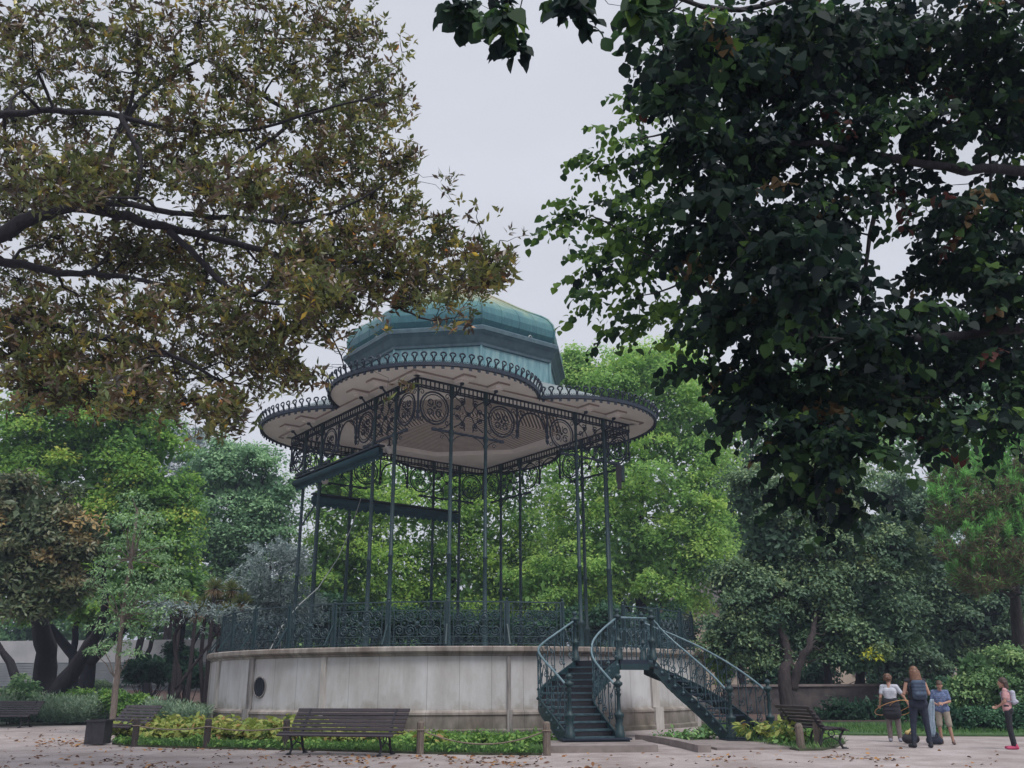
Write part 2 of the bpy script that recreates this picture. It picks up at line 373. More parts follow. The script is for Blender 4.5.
class MB:
    def __init__(self):
        self.v, self.f = [], []
    def add(self, vs, fs):
        k = len(self.v)
        self.v += [tuple(p) for p in vs]
        self.f += [tuple(k + i for i in f) for f in fs]
    def box(self, c, s, rz=0.0, R=None):
        hx, hy, hz = s[0]/2, s[1]/2, s[2]/2
        P = [Vector((x, y, z)) for x in (-hx, hx) for y in (-hy, hy) for z in (-hz, hz)]
        if R is None:
            R = Matrix.Rotation(rz, 3, 'Z')
        c = Vector(c)
        self.add([c + R @ p for p in P], [(0, 1, 3, 2), (4, 6, 7, 5), (0, 4, 5, 1), (2, 3, 7, 6), (0, 2, 6, 4), (1, 5, 7, 3)])
    def bar(self, a, b_, w, h, up=(0, 0, 1)):
        """rectangular bar from a to b"""
        a, b_ = Vector(a), Vector(b_)
        d = b_ - a
        L = d.length
        if L < 1e-6: return
        x = d / L
        u = Vector(up)
        y = u.cross(x)
        if y.length < 1e-4: y = Vector((0, 1, 0)).cross(x)
        y.normalize()
        z = x.cross(y)
        R = Matrix((x, y, z)).transposed()
        self.box((a + b_)/2, (L, w, h), R=R)
    def tube(self, pts, r, n=6, caps=True, closed=False):
        pts = [Vector(p) for p in pts]
        N = len(pts)
        rs = r if isinstance(r, (list, tuple)) else [r]*N
        prev = None
        k0 = len(self.v)
        for i, p in enumerate(pts):
            if closed:
                t = pts[(i+1) % N] - pts[i-1]
            else:
                t = pts[min(i+1, N-1)] - pts[max(i-1, 0)]
            if t.length < 1e-9: t = Vector((0, 0, 1))
            t.normalize()
            if prev is None:
                a = Vector((0, 0, 1)) if abs(t.z) < 0.9 else Vector((1, 0, 0))
                x = t.cross(a).normalized()
            else:
                x = prev - t*prev.dot(t)
                if x.length < 1e-6: x = t.orthogonal()
                x.normalize()
            prev = x
            y = t.cross(x)
            for j in range(n):
                an = 2*PI*j/n
                self.v.append(tuple(p + (x*math.cos(an) + y*math.sin(an))*rs[i]))
        M_ = N if closed else N-1
        for i in range(M_):
            i2 = (i+1) % N
            for j in range(n):
                j2 = (j+1) % n
                self.f.append((k0+i*n+j, k0+i*n+j2, k0+i2*n+j2, k0+i2*n+j))
        if caps and not closed:
            self.f.append(tuple(k0+j for j in range(n-1, -1, -1)))
            self.f.append(tuple(k0+(N-1)*n+j for j in range(n)))
    def lathe(self, prof, n=24, c=(0, 0, 0), a0=0.0, a1=2*PI, phase=0.0):
        full = abs(a1 - a0 - 2*PI) < 1e-6
        m_ = n if full else n+1
        k0 = len(self.v)
        for (r, z) in prof:
            for j in range(m_):
                an = phase + a0 + (a1-a0)*j/n
                self.v.append((c[0]+r*math.sin(an), c[1]-r*math.cos(an), c[2]+z))
        for i in range(len(prof)-1):
            for j in range(n):
                j2 = (j+1) % m_
                self.f.append((k0+i*m_+j, k0+i*m_+j2, k0+(i+1)*m_+j2, k0+(i+1)*m_+j))
    def sphere(self, c, r, n=10, m_=7, sc=(1, 1, 1)):
        k0 = len(self.v)
        for i in range(m_+1):
            th = PI*i/m_
            for j in range(n):
                an = 2*PI*j/n
                self.v.append((c[0]+sc[0]*r*math.sin(th)*math.cos(an), c[1]+sc[1]*r*math.sin(th)*math.sin(an), c[2]+sc[2]*r*math.cos(th)))
        for i in range(m_):
            for j in range(n):
                j2 = (j+1) % n
                self.f.append((k0+i*n+j, k0+(i+1)*n+j, k0+(i+1)*n+j2, k0+i*n+j2))
    def build(self, name, mat, parent=None, local=False, smooth=False):
        """vertices are world coordinates unless local"""
        me = bpy.data.meshes.new(name)
        vs = self.v
        if parent is not None and not local:
            inv = root_matrix(parent).inverted()
            vs = [inv @ Vector(p) for p in vs]
        me.from_pydata([tuple(p) for p in vs], [], self.f)
        me.validate()
        if smooth:
            me.shade_smooth()
        me.update()
        return link_mesh(name, me, mat, parent)

def np_mesh(name, V, Fc, nper, tint, mat, parent):
    """V (n,3), faces as (m,nper) ints; tint per vertex"""
    me = bpy.data.meshes.new(name)
    V = np.asarray(V, np.float32)
    if parent is not None:
        inv = np.array(root_matrix(parent).inverted())
        V = (V @ inv[:3, :3].T + inv[:3, 3]).astype(np.float32)
    nf = len(Fc)
    me.vertices.add(len(V))
    me.vertices.foreach_set('co', V.ravel())
    me.loops.add(nf*nper)
    me.loops.foreach_set('vertex_index', np.ascontiguousarray(Fc, dtype=np.int32).ravel())
    me.polygons.add(nf)
    me.polygons.foreach_set('loop_start', np.arange(0, nf*nper, nper, dtype=np.int32))
    me.polygons.foreach_set('loop_total', np.full(nf, nper, np.int32))
    me.update(calc_edges=True)
    if tint is not None:
        a = me.attributes.new('tint', 'FLOAT', 'POINT')
        a.data.foreach_set('value', np.asarray(tint, np.float32))
    return link_mesh(name, me, mat, parent)

def unit(A):
    return A / np.maximum(np.linalg.norm(A, axis=-1, keepdims=True), 1e-9)

SHAPES = {
    'rhomb': None,
    'round': np.array([(0, 0), (.28, -.42), (.55, -.46), (.85, -.25), (1.06, 0), (.85, .25), (.55, .46), (.28, .42)]),
    'oval': np.array([(0, 0), (.3, -.40), (.68, -.42), (1.0, 0), (.68, .42), (.3, .40)]),
}
def leaf_mesh(name, P, D, Nn, L, W, tint, mat, parent, shape='rhomb'):
    P = np.asarray(P); N = len(P)
    D = unit(np.asarray(D))
    S = unit(np.cross(Nn, D))
    U = np.cross(D, S)
    L = np.broadcast_to(L, (N,))[:, None]; W = np.broadcast_to(W, (N,))[:, None]
    tint = np.clip(np.broadcast_to(tint, (N,)), 0, 1)
    if shape == 'rhomb':
        mid = P + D*L*0.45
        V = np.stack([P, mid + S*W*0.5 + U*W*0.18, P + D*L, mid - S*W*0.5 + U*W*0.18], 1)   # folded along the midrib
        base = np.arange(N)[:, None]*4
        Fc = np.concatenate([base + np.array([[0, 2, 1]]), base + np.array([[0, 3, 2]])], 1).reshape(-1, 3)
        # winding so that the upper side is U
        Fc = Fc[:, ::-1]
        return np_mesh(name, V.reshape(-1, 3), Fc, 3, np.repeat(tint, 4), mat, parent)
    o = SHAPES[shape]
    k = len(o)
    V = P[:, None, :] + D[:, None, :]*(L[:, None, :]*o[None, :, 0:1]) + S[:, None, :]*(W[:, None, :]*o[None, :, 1:2]) \
        + U[:, None, :]*(W[:, None, :]*np.abs(o[None, :, 1:2])*0.35 - L[:, None, :]*(o[None, :, 0:1]**2)*0.18)
    Fc = (np.arange(N)[:, None]*k + np.arange(k)[None, :])[:, ::1]
    return np_mesh(name, V.reshape(-1, 3), Fc, k, np.repeat(tint, k), mat, parent)

def px_scale(c):
    return (c[1]*math.cos(PITCH) + (c[2]-EYE)*math.sin(PITCH)) / F_PX

def lobes_from(survey, Y, depth=1.0, dy=None):
    """survey rows: x, y, half width, half height (pixels) [, extra distance]"""
    out = []
    for row in survey:
        x, y, rx, ry = row[:4]
        yy = Y + (row[4] if len(row) > 4 else 0)
        c = at(x, y, yy)
        s = px_scale(c)
        rr = math.sqrt(rx*ry)*s
        out.append((np.array(c), np.array([rx*s, rr*depth, ry*s*1.04])))
    return out

def shell_dirs(n, rng, back=0.55):
    d = unit(rng.normal(size=(int(n*1.6)+4, 3)))
    keep = d[:, 1] < back
    return d[keep][:max(n, 3)]

def clump_centres(lobes, rc, rng, dens=1.0, back=0.55, rmin=0.72):
    cs, outs = [], []
    for c, r in lobes:
        area = 4*PI*((r[0]*r[1])**1.6/3 + (r[0]*r[2])**1.6/3 + (r[1]*r[2])**1.6/3)**(1/1.6)
        n_ = max(4, int(area/(PI*rc*rc)*dens*0.75))
        d = shell_dirs(n_, rng, back)
        rad = rmin + (1-rmin)*rng.random((len(d), 1))**0.6
        rad = rad*(1 + 0.10*rng.normal(size=rad.shape))
        cs.append(c + d*r*rad)
        outs.append(d)
    return np.concatenate(cs), np.concatenate(outs)

def crown(name, lobes, rc, per, L, W, mat, parent, seed, dens=1.0, flat=0.6, shape='rhomb', droop=0.15, updir=0.55, tmean=0.5, tvar=0.16,
          topshine=0.25, inner=0.18, back=0.55, rmin=0.72, rare=0.0, noise_n=0.6):
    per = int(per*3.0); dens *= 1.35; L = L*0.80; W = W*0.88
    rng = np.random.default_rng(seed)
    C, O = clump_centres(lobes, rc, rng, dens, back, rmin)
    n = len(C)
    cr = rc*(0.45 + 1.05*rng.random(n)**1.3)
    P = np.repeat(C, per, 0)
    CR = np.repeat(cr, per)
    d = unit(rng.normal(size=(n*per, 3)))
    d[:, 2] = np.where(d[:, 2] < -0.25, -d[:, 2]*0.7, d[:, 2])
    rad = 0.45 + 0.55*rng.random(n*per)**0.7
    off = d*np.stack([CR*rad, CR*rad, CR*rad*flat], 1)
    # drooping fringe of each bough
    off += 0.16*CR[:, None]*rng.normal(size=off.shape)
    hr = np.hypot(off[:, 0], off[:, 1])
    off[:, 2] -= droop*hr*hr/np.maximum(CR, 1e-3)
    P = P + off
    Oo = np.repeat(O, per, 0)
    Nn = unit(d*0.5 + Oo*0.35 + np.array([0, 0, updir]) + noise_n*rng.normal(size=P.shape))
    D = unit(np.cross(Nn, rng.normal(size=P.shape)) + 0.4*d + np.array([0, 0, -droop*1.2]))
    ct = np.repeat(tmean + tvar*rng.normal(size=n), per)
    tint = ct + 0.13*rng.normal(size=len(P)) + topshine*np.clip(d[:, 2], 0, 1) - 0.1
    tint = np.clip(tint, 0, 0.98)
    if rare:
        k = rng.random(n) < rare
        tint = np.where(np.repeat(k, per) & (rng.random(len(P)) < 0.6), 1.0, tint)
    s = 0.7 + 0.6*rng.random(len(P))
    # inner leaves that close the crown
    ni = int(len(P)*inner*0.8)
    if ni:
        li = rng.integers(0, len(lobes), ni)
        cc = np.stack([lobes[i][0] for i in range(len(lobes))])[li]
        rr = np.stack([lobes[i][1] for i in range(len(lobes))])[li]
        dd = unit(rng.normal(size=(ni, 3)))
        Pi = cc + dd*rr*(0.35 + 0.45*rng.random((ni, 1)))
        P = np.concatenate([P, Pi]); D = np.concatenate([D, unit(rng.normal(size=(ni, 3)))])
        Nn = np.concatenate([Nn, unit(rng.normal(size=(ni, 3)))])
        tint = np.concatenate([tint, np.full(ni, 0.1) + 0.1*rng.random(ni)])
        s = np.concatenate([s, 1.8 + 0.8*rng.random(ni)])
    o = leaf_mesh(name, P, D, Nn, L*s, W*s, tint, mat, parent, shape)
    return o, C

def wiggle(a, b_, n=6, amp=0.08, sag=0.0, rng=random):
    a, b_ = Vector(a), Vector(b_)
    L = (b_-a).length
    pts = []
    for i in range(n+1):
        t = i/n
        p = a.lerp(b_, t)
        if 0 < i < n:
            p = p + Vector((rng.uniform(-1, 1), rng.uniform(-1, 1), rng.uniform(-1, 1)))*amp*L*0.5
        p.z += sag*4*t*(1-t)
        pts.append(p)
    return pts

def wood(name, mat, parent, stems, clumps=None, r_sub=0.05, maxsub=60, seed=1, n=8, nodes_from=0.3):
    """stems: list of (points, r0, r1); clumps: foliage centres reached by thinner limbs from the nearest stem"""
    rr = random.Random(seed)
    mb = MB()
    nodes = []
    for pts, r0, r1 in stems:
        pts = [Vector(p) for p in pts]
        N = len(pts)
        # resample with a spline-like smoothing
        fine = []
        for i in range(N-1):
            p0 = pts[max(i-1, 0)]; p1 = pts[i]; p2 = pts[i+1]; p3 = pts[min(i+2, N-1)]
            for k in range(5):
                t = k/5
                fine.append(0.5*((2*p1) + (p2-p0)*t + (2*p0-5*p1+4*p2-p3)*t*t + (3*p1-p0-3*p2+p3)*t*t*t))
        fine.append(pts[-1])
        K = len(fine)
        for i in range(2, K-1):
            if i % 3 == 1:
                q_ = min((r0 + (r1-r0)*(i/(K-1)))*0.4, 0.05) + 0.012
                fine[i] = fine[i] + Vector((rr.uniform(-1, 1), rr.uniform(-1, 1), rr.uniform(-1, 1)))*q_
        radii = [(r0 + (r1-r0)*(i/(K-1))**0.8)*(1+0.06*rr.uniform(-1, 1)) for i in range(K)]
        mb.tube(fine, radii, n)
        for i in range(int(K*nodes_from), K):
            nodes.append((fine[i], radii[i]))
    if clumps is not None and len(nodes):
        NP = np.array([tuple(p) for p, _ in nodes])
        idx = list(range(len(clumps)))
        rr.shuffle(idx)
        for i in idx[:maxsub]:
            c = clumps[i]
            dd = np.linalg.norm(NP - c, axis=1) + 0.6*np.clip(NP[:, 2]-c[2], 0, None)
            k = int(dd.argmin())
            a, ra = nodes[k]
            w = wiggle(a, c, 5, 0.16, 0.06*dd[k], rr)
            rs = min(ra*0.6, r_sub*(0.5 + dd[k]*0.25))
            mb.tube(w, [rs*(1-0.8*t/5) for t in range(6)], 5, caps=False)
    return mb.build(name, mat, parent, smooth=True)

# ================================================================== BANDSTAND
BC = Vector((-2.226, 35.131, 0))
PSI = -0.128
SIDE = 9.638
HD = SIDE/2*math.sqrt(2)
U1, U2 = 1.35, 2.759
ZTOP, ZCAP, ZDECK, ZWALL = 10.91, 9.245, 1.98, 2.30
RW = 8.74
stand = empty('bandstand', BC, PSI)
tag(stand, 'ornate dark iron bandstand with scalloped canopy and blue green dome on a pale round basement', 'bandstand')
Rb = Matrix.Rotation(PSI, 3, 'Z')
def W2L(p):
    return Rb.transposed() @ (Vector(p) - BC)
def L2W(p):
    return Rb @ Vector(p) + BC
BO = Vector((0.28, 0.0, 0))              # the round basement sits a little off the square of columns
def pol(r, a, z):                      # local polar, a in radians from the near corner direction, positive to the right
    return Vector((r*math.sin(a), -r*math.cos(a), z))

# basement
b = MB()
b.lathe([(RW, 0.62), (RW, 2.04)], 144)
b.build('basement_wall', M['wall'], stand, local=True, smooth=True)
b = MB()
b.lathe([(RW+0.17, -0.1), (RW+0.17, 0.10), (RW+0.10, 0.14), (RW+0.10, 0.48), (RW+0.13, 0.50), (RW+0.12, 0.56), (RW+0.03, 0.60), (RW+0.0, 0.62)], 144)
b.build('plinth', M['plinth'], stand, local=True)
b = MB()
b.lathe([(RW, 2.04), (RW+0.05, 2.05), (RW+0.06, 2.10), (RW+0.16, 2.13), (RW+0.20, 2.17), (RW+0.20, 2.27), (RW+0.17, ZWALL), (RW-0.45, ZWALL), (RW-0.45, ZDECK)], 144)
b.build('cornice', M['cornice'], stand, local=True)
b = MB()
b.lathe([(0.01, ZDECK), (RW-0.2, ZDECK)], 72)
b.build('stage_floor', M['pilaster'], stand, local=True)
dpsi = math.degrees(PSI)
for az, wd, dark in ((-59, .34, 0), (-42.3, .24, 1), (-23.0, .16, 0), (12.0, .10, 1), (29, .3, 0), (45, .34, 0), (62, .34, 0), (80, .34, 0), (-77, .34, 0)):
    a = math.radians(az) - PSI
    b = MB()
    c = pol(RW+0.02, a, 1.33)
    b.box(c, (wd, 0.10, 1.42), rz=a)
    c = pol(RW+0.12, a, 0.26)
    b.box(c, (wd+0.05, 0.10, 0.72), rz=a)
    b.build('pilaster', M['pilaster_stained' if dark else 'pilaster'], stand, local=True)
v = ray(260, 687)
# round cellar vent in the wall
dv = Vector((v[0], v[1])); cc = Vector((BC.x, BC.y)) + Vector((0.28, -0.04))
A_, B_, C_ = dv.dot(dv), -2*dv.dot(cc), cc.dot(cc) - RW*RW
tt = (-B_ - math.sqrt(B_*B_-4*A_*C_))/(2*A_)
pw = W2L((dv.x*tt, dv.y*tt, 1.25))
av = math.atan2(pw.x-BO.x, -pw.y)
def ring_pts(c, r, ax, ay, n=14, a0=0.0, a1=2*PI):
    return [Vector(c) + Vector(ax)*r*math.cos(a0+(a1-a0)*i/n) + Vector(ay)*r*math.sin(a0+(a1-a0)*i/n) for i in range(n if abs(a1-a0-2*PI) < 1e-6 else n+1)]
b = MB()
cv = pol(RW+0.015, av, 1.24)
pts = ring_pts(cv, 0.27, (math.cos(av), math.sin(av), 0), (0, 0, 1), 24)
k = len(b.v); b.v += [tuple(p) for p in pts]; b.f.append(tuple(range(k, k+24)))
vent = b.build('round_vent', M['black'], stand, local=True)  # flat black disc stands for the shade inside the open hole
b = MB(); b.tube(ring_pts(pol(RW+0.02, av, 1.24), 0.29, (math.cos(av), math.sin(av), 0), (0, 0, 1), 24), 0.022, 6, closed=True)
b.build('vent_frame', M['pilaster_stained'], vent, local=True)
for k in range(1):
    b = MB()
    for i in range(5):
        b.tube([pol(RW+0.03, av + (-0.02+0.01*i), 0.98), pol(RW+0.03, av + (-0.02+0.01*i), 1.5)], 0.01, 4)
    b.build('vent_grille', M['iron_dark'], vent, local=True)

for _o in list(stand.children):
    _o.location = Vector(_o.location) + BO
# ---- columns
near, right, back, left = Vector((0, -HD, 0)), Vector((HD, 0, 0)), Vector((0, HD, 0)), Vector((-HD, 0, 0))
SIDES = [(near, right), (right, back), (back, left), (left, near)]
def column_mb():
    b = MB()
    z0 = ZDECK
    b.box((0, 0, z0+0.06), (0.34, 0.34, 0.12))
    b.lathe([(0.15, z0+0.12), (0.15, z0+0.2), (0.10, z0+0.26), (0.095, z0+1.25), (0.13, z0+1.3), (0.13, z0+1.36), (0.075, z0+1.42), (0.068, z0+3.2), (0.09, z0+3.23), (0.09, z0+3.28), (0.066, z0+3.31),
             (0.06, ZCAP-0.35), (0.085, ZCAP-0.3), (0.085, ZCAP-0.25), (0.06, ZCAP-0.2), (0.10, ZCAP-0.03), (0.11, ZCAP+0.03), (0.06, ZCAP+0.10), (0.055, ZTOP-0.5), (0.09, ZTOP-0.4), (0.09, ZTOP-0.02)], 10)
    return b
colmesh = None
col_pos = []
for (A, B) in SIDES:
    d = (B-A).normalized()
    for t in (U1, U2, SIDE-U2, SIDE-U1):
        col_pos.append((A + d*t, d))
for i, (p, d) in enumerate(col_pos):
    if colmesh is None:
        c = column_mb().build('column', M['iron'], stand, local=True, smooth=True)
        colmesh = c.data
    else:
        c = bpy.data.objects.new('column', colmesh); COL.objects.link(c); c.parent = stand
    c.location = p
    c.rotation_euler = (0, 0, math.atan2(d.y, d.x))
# ---- frieze: lattice band, ring and scroll panels, pendants, braces
def arc(b, c, r, ax, a0, a1, rad, n=8, k=4):
    b.tube([Vector(c) + Vector(ax)*r*math.cos(a0+(a1-a0)*i/n) + Vector((0, 0, 1))*r*math.sin(a0+(a1-a0)*i/n) for i in range(n+1)], rad, k)
def spiral(b, c, r, ax, a0, turns, rad, sgn=1, n=12, k=4):
    b.tube([Vector(c) + (Vector(ax)*math.cos(a0+sgn*turns*2*PI*i/n) + Vector((0, 0, 1))*math.sin(a0+sgn*turns*2*PI*i/n))*r*(1-0.75*i/n) for i in range(n+1)], rad, k)
def ring_panel(w, h):
    b = MB(); ax = (1, 0, 0); zc = -h/2-0.01; r = min(w, h)/2-0.05
    b.tube(ring_pts((0, 0, zc), r, ax, (0, 0, 1), 20), 0.0319, 5, closed=True)
    b.tube(ring_pts((0, 0, zc), r-0.09, ax, (0, 0, 1), 20), 0.0188, 4, closed=True)
    for k in range(4):
        a = PI/4 + k*PI/2
        c = Vector((math.cos(a)*r*0.45, 0, zc+math.sin(a)*r*0.45))
        spiral(b, c, r*0.3, ax, a+PI/2, 1.2, 0.0188)
        spiral(b, c, r*0.22, ax, a-PI/2, 1.0, 0.0159, -1)
    b.sphere((0, 0, zc), 0.055, 6, 4)
    for sx_ in (-1, 1):
        spiral(b, (sx_*(w/2-0.14), 0, -0.14), 0.11, ax, 0 if sx_ > 0 else PI, 1.1, 0.0174, sx_)
        spiral(b, (sx_*(w/2-0.14), 0, -h+0.16), 0.10, ax, 0 if sx_ > 0 else PI, 1.1, 0.0174, -sx_)
    return b
def scroll_panel(w, h):
    b = MB(); ax = (1, 0, 0); zc = -h/2
    b.sphere((0, 0, zc), 0.085, 6, 4)
    for k in range(4):
        a = PI/4 + k*PI/2
        dx, dz = (1 if math.cos(a) > 0 else -1), (1 if math.sin(a) > 0 else -1)
        b.tube([(dx*0.04, 0, zc+dz*0.05), (dx*0.14, 0, zc+dz*0.10), (dx*0.22, 0, zc+dz*0.26), (dx*0.36, 0, zc+dz*0.40), (dx*(w/2-0.08), 0, zc+dz*(h/2-0.06))], 0.0232, 4)
        spiral(b, (dx*w*0.20, 0, zc+dz*h*0.33), 0.14, ax, a, 1.3, 0.0203, dx*dz)
        spiral(b, (dx*w*0.34, 0, zc+dz*h*0.12), 0.12, ax, a+PI, 1.2, 0.0203, -dx*dz)
        b.sphere((dx*w*0.20, 0, zc+dz*h*0.33), 0.035, 5, 4)
        b.sphere((dx*w*0.34, 0, zc+dz*h*0.12), 0.03, 5, 4)
        a_s = math.atan2(-dz, 0)
        a_e = math.atan2(0, -dx)
        if a_e - a_s > PI: a_e -= 2*PI
        if a_s - a_e > PI: a_e += 2*PI
        arc(b, (dx*w/2, 0, zc+dz*h/2), 0.50, ax, a_s, a_e, 0.0232)
    return b
def arch_panel(w, h):
    b = MB(); ax = (1, 0, 0)
    for s in (-1, 1):
        arc(b, (0, 0, -w/2-0.03), w/2-0.04, ax, 0 if s > 0 else PI, PI/2, 0.0348)
        b.tube([(s*(w/2-0.04), 0, -w/2-0.03), (s*(w/2-0.04), 0, -h*0.86)], 0.02, 4)
        spiral(b, (s*(w/2-0.16), 0, -0.16), 0.12, ax, 0 if s > 0 else PI, 1.2, 0.0188, s)
    return b
def lattice(w):
    b = MB()
    b.box((0, 0, ZTOP-0.02), (w, 0.09, 0.045)); b.box((0, 0, ZTOP-0.31), (w, 0.07, 0.04))
    n_ = int(w/0.17)
    for i in range(n_+1):
        x = -w/2 + w*i/n_
        b.box((x, 0, ZTOP-0.165), (0.035, 0.035, 0.25))
    for i in range(n_):
        x = -w/2 + w*(i+0.5)/n_
        b.box((x, 0, ZTOP-0.24), (0.16, 0.02, 0.05))
    return b
BH = 1.20
bays = [(0, U1, 'r'), (U1, U2, 's'), (U2, U2+1.37, 'r'), (U2+1.37, SIDE-U2-1.37, 'a'), (SIDE-U2-1.37, SIDE-U2, 'r'), (SIDE-U2, SIDE-U1, 's'), (SIDE-U1, SIDE, 'r')]
cache = {}
for (A, B) in SIDES:
    d = (B-A).normalized(); rz = math.atan2(d.y, d.x)
    def put(key, fn, pos, name, mat):
        if key not in cache:
            o = fn().build(name, mat, stand, local=True); cache[key] = o.data
        else:
            o = bpy.data.objects.new(name, cache[key]); COL.objects.link(o); o.parent = stand
        o.location = pos; o.rotation_euler = (0, 0, rz)
        return o
    put('lattice', lambda: lattice(SIDE+0.05), (A+B)/2, 'frieze_band', M['iron_dark'])
    for (t0, t1, kd) in bays:
        w = t1-t0
        c = A + d*(t0+t1)/2 + Vector((0, 0, ZTOP-0.33))
        fn = {'r': ring_panel, 's': scroll_panel, 'a': arch_panel}[kd]
        put((kd, round(w, 2)), lambda: fn(w-0.06, BH), c, 'frieze_panel', M['iron_dark'])
    def pend():
        b = MB(); b.lathe([(0.04, -0.33), (0.035, -1.1), (0.07, -1.14), (0.07, -1.2), (0.03, -1.25), (0.06, -1.32), (0.045, -1.4), (0.005, -1.46)], 7)
        return b
    for t in (0.03, U2+1.37, SIDE-U2-1.37):
        put('pendant', pend, A + d*t + Vector((0, 0, ZTOP)), 'pendant', M['iron_dark'])
    def crossbar():
        b = MB(); w = U2-U1
        x0, x1 = -w/2-0.72, w/2+0.72
        b.box((0, 0, 0), (x1-x0, 0.06, 0.07))
        for s in (-1, 1):
            b.box((s*(w/2+0.68), 0, 0), (0.16, 0.08, 0.10))
            for q in (-1, 1):
                # quarter braces from the column to the bar
                cx_ = s*w/2 + q*0.5
                arc(b, (cx_, 0, -0.55), 0.5, (1, 0, 0), (PI if q > 0 else 0), PI/2, 0.016)
            arc(b, (s*(w/2+0.5), 0, 0.55), 0.5, (1, 0, 0), (PI if s > 0 else 0), -PI/2 if s < 0 else 3*PI/2, 0.016)
            spiral(b, (s*(w/2+0.36), 0, -0.22), 0.09, (1, 0, 0), 0, 1.1, 0.012)
        return b
    for t in ((U1+U2)/2, SIDE-(U1+U2)/2):
        put('crossbar', crossbar, A + d*t + Vector((0, 0, ZCAP)), 'crossbar', M['iron_dark'])

# ---- canopy: four round lobes
YC, RHO = 4.15, 3.69
def quatre(off=0.0, n=26, zc=0.0):
    out = []
    R_ = RHO + off
    # notch point on the diagonal: x=y, x^2+(x-YC)^2=R_^2
    bq = YC; disc = 2*R_*R_ - bq*bq
    xn = (bq + math.sqrt(max(disc, 0)))/2
    a_n = math.atan2(xn, (xn - YC))     # angle from the lobe's outward axis
    for k in range(4):
        rot = k*PI/2
        for i in range(n):
            a = -a_n + 2*a_n*i/n
            # lobe outward axis is -Y for k=0
            x, y = R_*math.sin(a), -(YC + R_*math.cos(a))
            out.append((x*math.cos(rot)-y*math.sin(rot), x*math.sin(rot)+y*math.cos(rot)))
    return out
def octa(R, z, phase=PI/8):
    return [(R*math.sin(phase+i*PI/4), -R*math.cos(phase+i*PI/4), z) for i in range(8)]
ZR = 10.98
rim = quatre(0.0)
NR = len(rim)
def octr(x, y, R):                      # point of the octagon in the direction of (x, y)
    a = math.atan2(x, -y)
    am = (a + PI/8) % (PI/4) - PI/8
    r = R*math.cos(PI/8)/math.cos(am)
    return r*math.sin(a), -r*math.cos(a)
b = MB()
ro = [(x, y, ZR) for x, y in rim]
ri = [(*octr(x, y, 4.72), ZR+0.0) for x, y in rim]
b.add(ro+ri, [(i, (i+1) % NR, NR+(i+1) % NR, NR+i) for i in range(NR)])
b.build('canopy_soffit', M['plaster'], stand, local=True)
b = MB()
b.add([(x, y, ZR+0.05) for x, y in rim] + [(*octr(x, y, 4.5), 12.1) for x, y in rim], [(i, NR+i, NR+(i+1) % NR, (i+1) % NR) for i in range(NR)])
b.build('canopy_roof', M['zinc'], stand, local=True)
b = MB()
o1, i1 = quatre(0.09), quatre(-0.03)
z0, z1 = ZR-0.05, ZR+0.07
V = [(x, y, z0) for x, y in o1] + [(x, y, z1) for x, y in o1] + [(x, y, z0) for x, y in i1] + [(x, y, z1) for x, y in i1]
Fq = []
for i in range(NR):
    j = (i+1) % NR
    Fq += [(i, j, NR+j, NR+i), (2*NR+i, 3*NR+i, 3*NR+j, 2*NR+j), (i, 2*NR+i, 2*NR+j, j), (NR+i, NR+j, 3*NR+j, 3*NR+i)]
b.add(V, Fq)
b.build('canopy_rim', M['iron_dark'], stand, local=True)
# cresting above and drops below the rim
def along(poly, step):
    P = [Vector((x, y, 0)) for x, y in poly]
    out = []; acc = 0.0; nxt = step/2
    for i in range(len(P)):
        a, c = P[i], P[(i+1) % len(P)]
        L = (c-a).length
        while nxt <= acc + L:
            t = (nxt-acc)/L
            out.append((a.lerp(c, t), (c-a).normalized()))
            nxt += step
        acc += L
    return out
b = MB()
for p, d in along(quatre(0.05), 0.30):
    zb = ZR+0.07
    nrm = Vector((d.y, -d.x, 0))
    tilt = nrm*0.10
    z = Vector((0, 0, 1))
    # tulip loop: two stems opening into a round head
    head = p + z*(zb+0.235) + tilt
    b.tube([head + (d*math.cos(a)*0.088 + z*math.sin(a)*0.068) for a in [(-PI/2 + 0.55) + (2*PI-1.1)*i/9 for i in range(10)]], 0.030, 4)
    for s in (-1, 1):
        b.tube([p + z*zb + d*s*0.035, p + z*(zb+0.09) + d*s*0.015 + tilt*0.4, p + z*(zb+0.195) + d*s*0.048 + tilt*0.8], 0.026, 4, caps=False)
        b.tube([p + z*(zb+0.02) + d*s*0.07, p + z*(zb+0.07) + d*s*0.11, p + z*(zb+0.02) + d*s*0.14], 0.014, 3, caps=False)
    b.box(p + z*(ZR-0.10), (0.10, 0.03, 0.10), rz=math.atan2(d.y, d.x))
b.build('cresting', M['iron_dark'], stand, local=True)
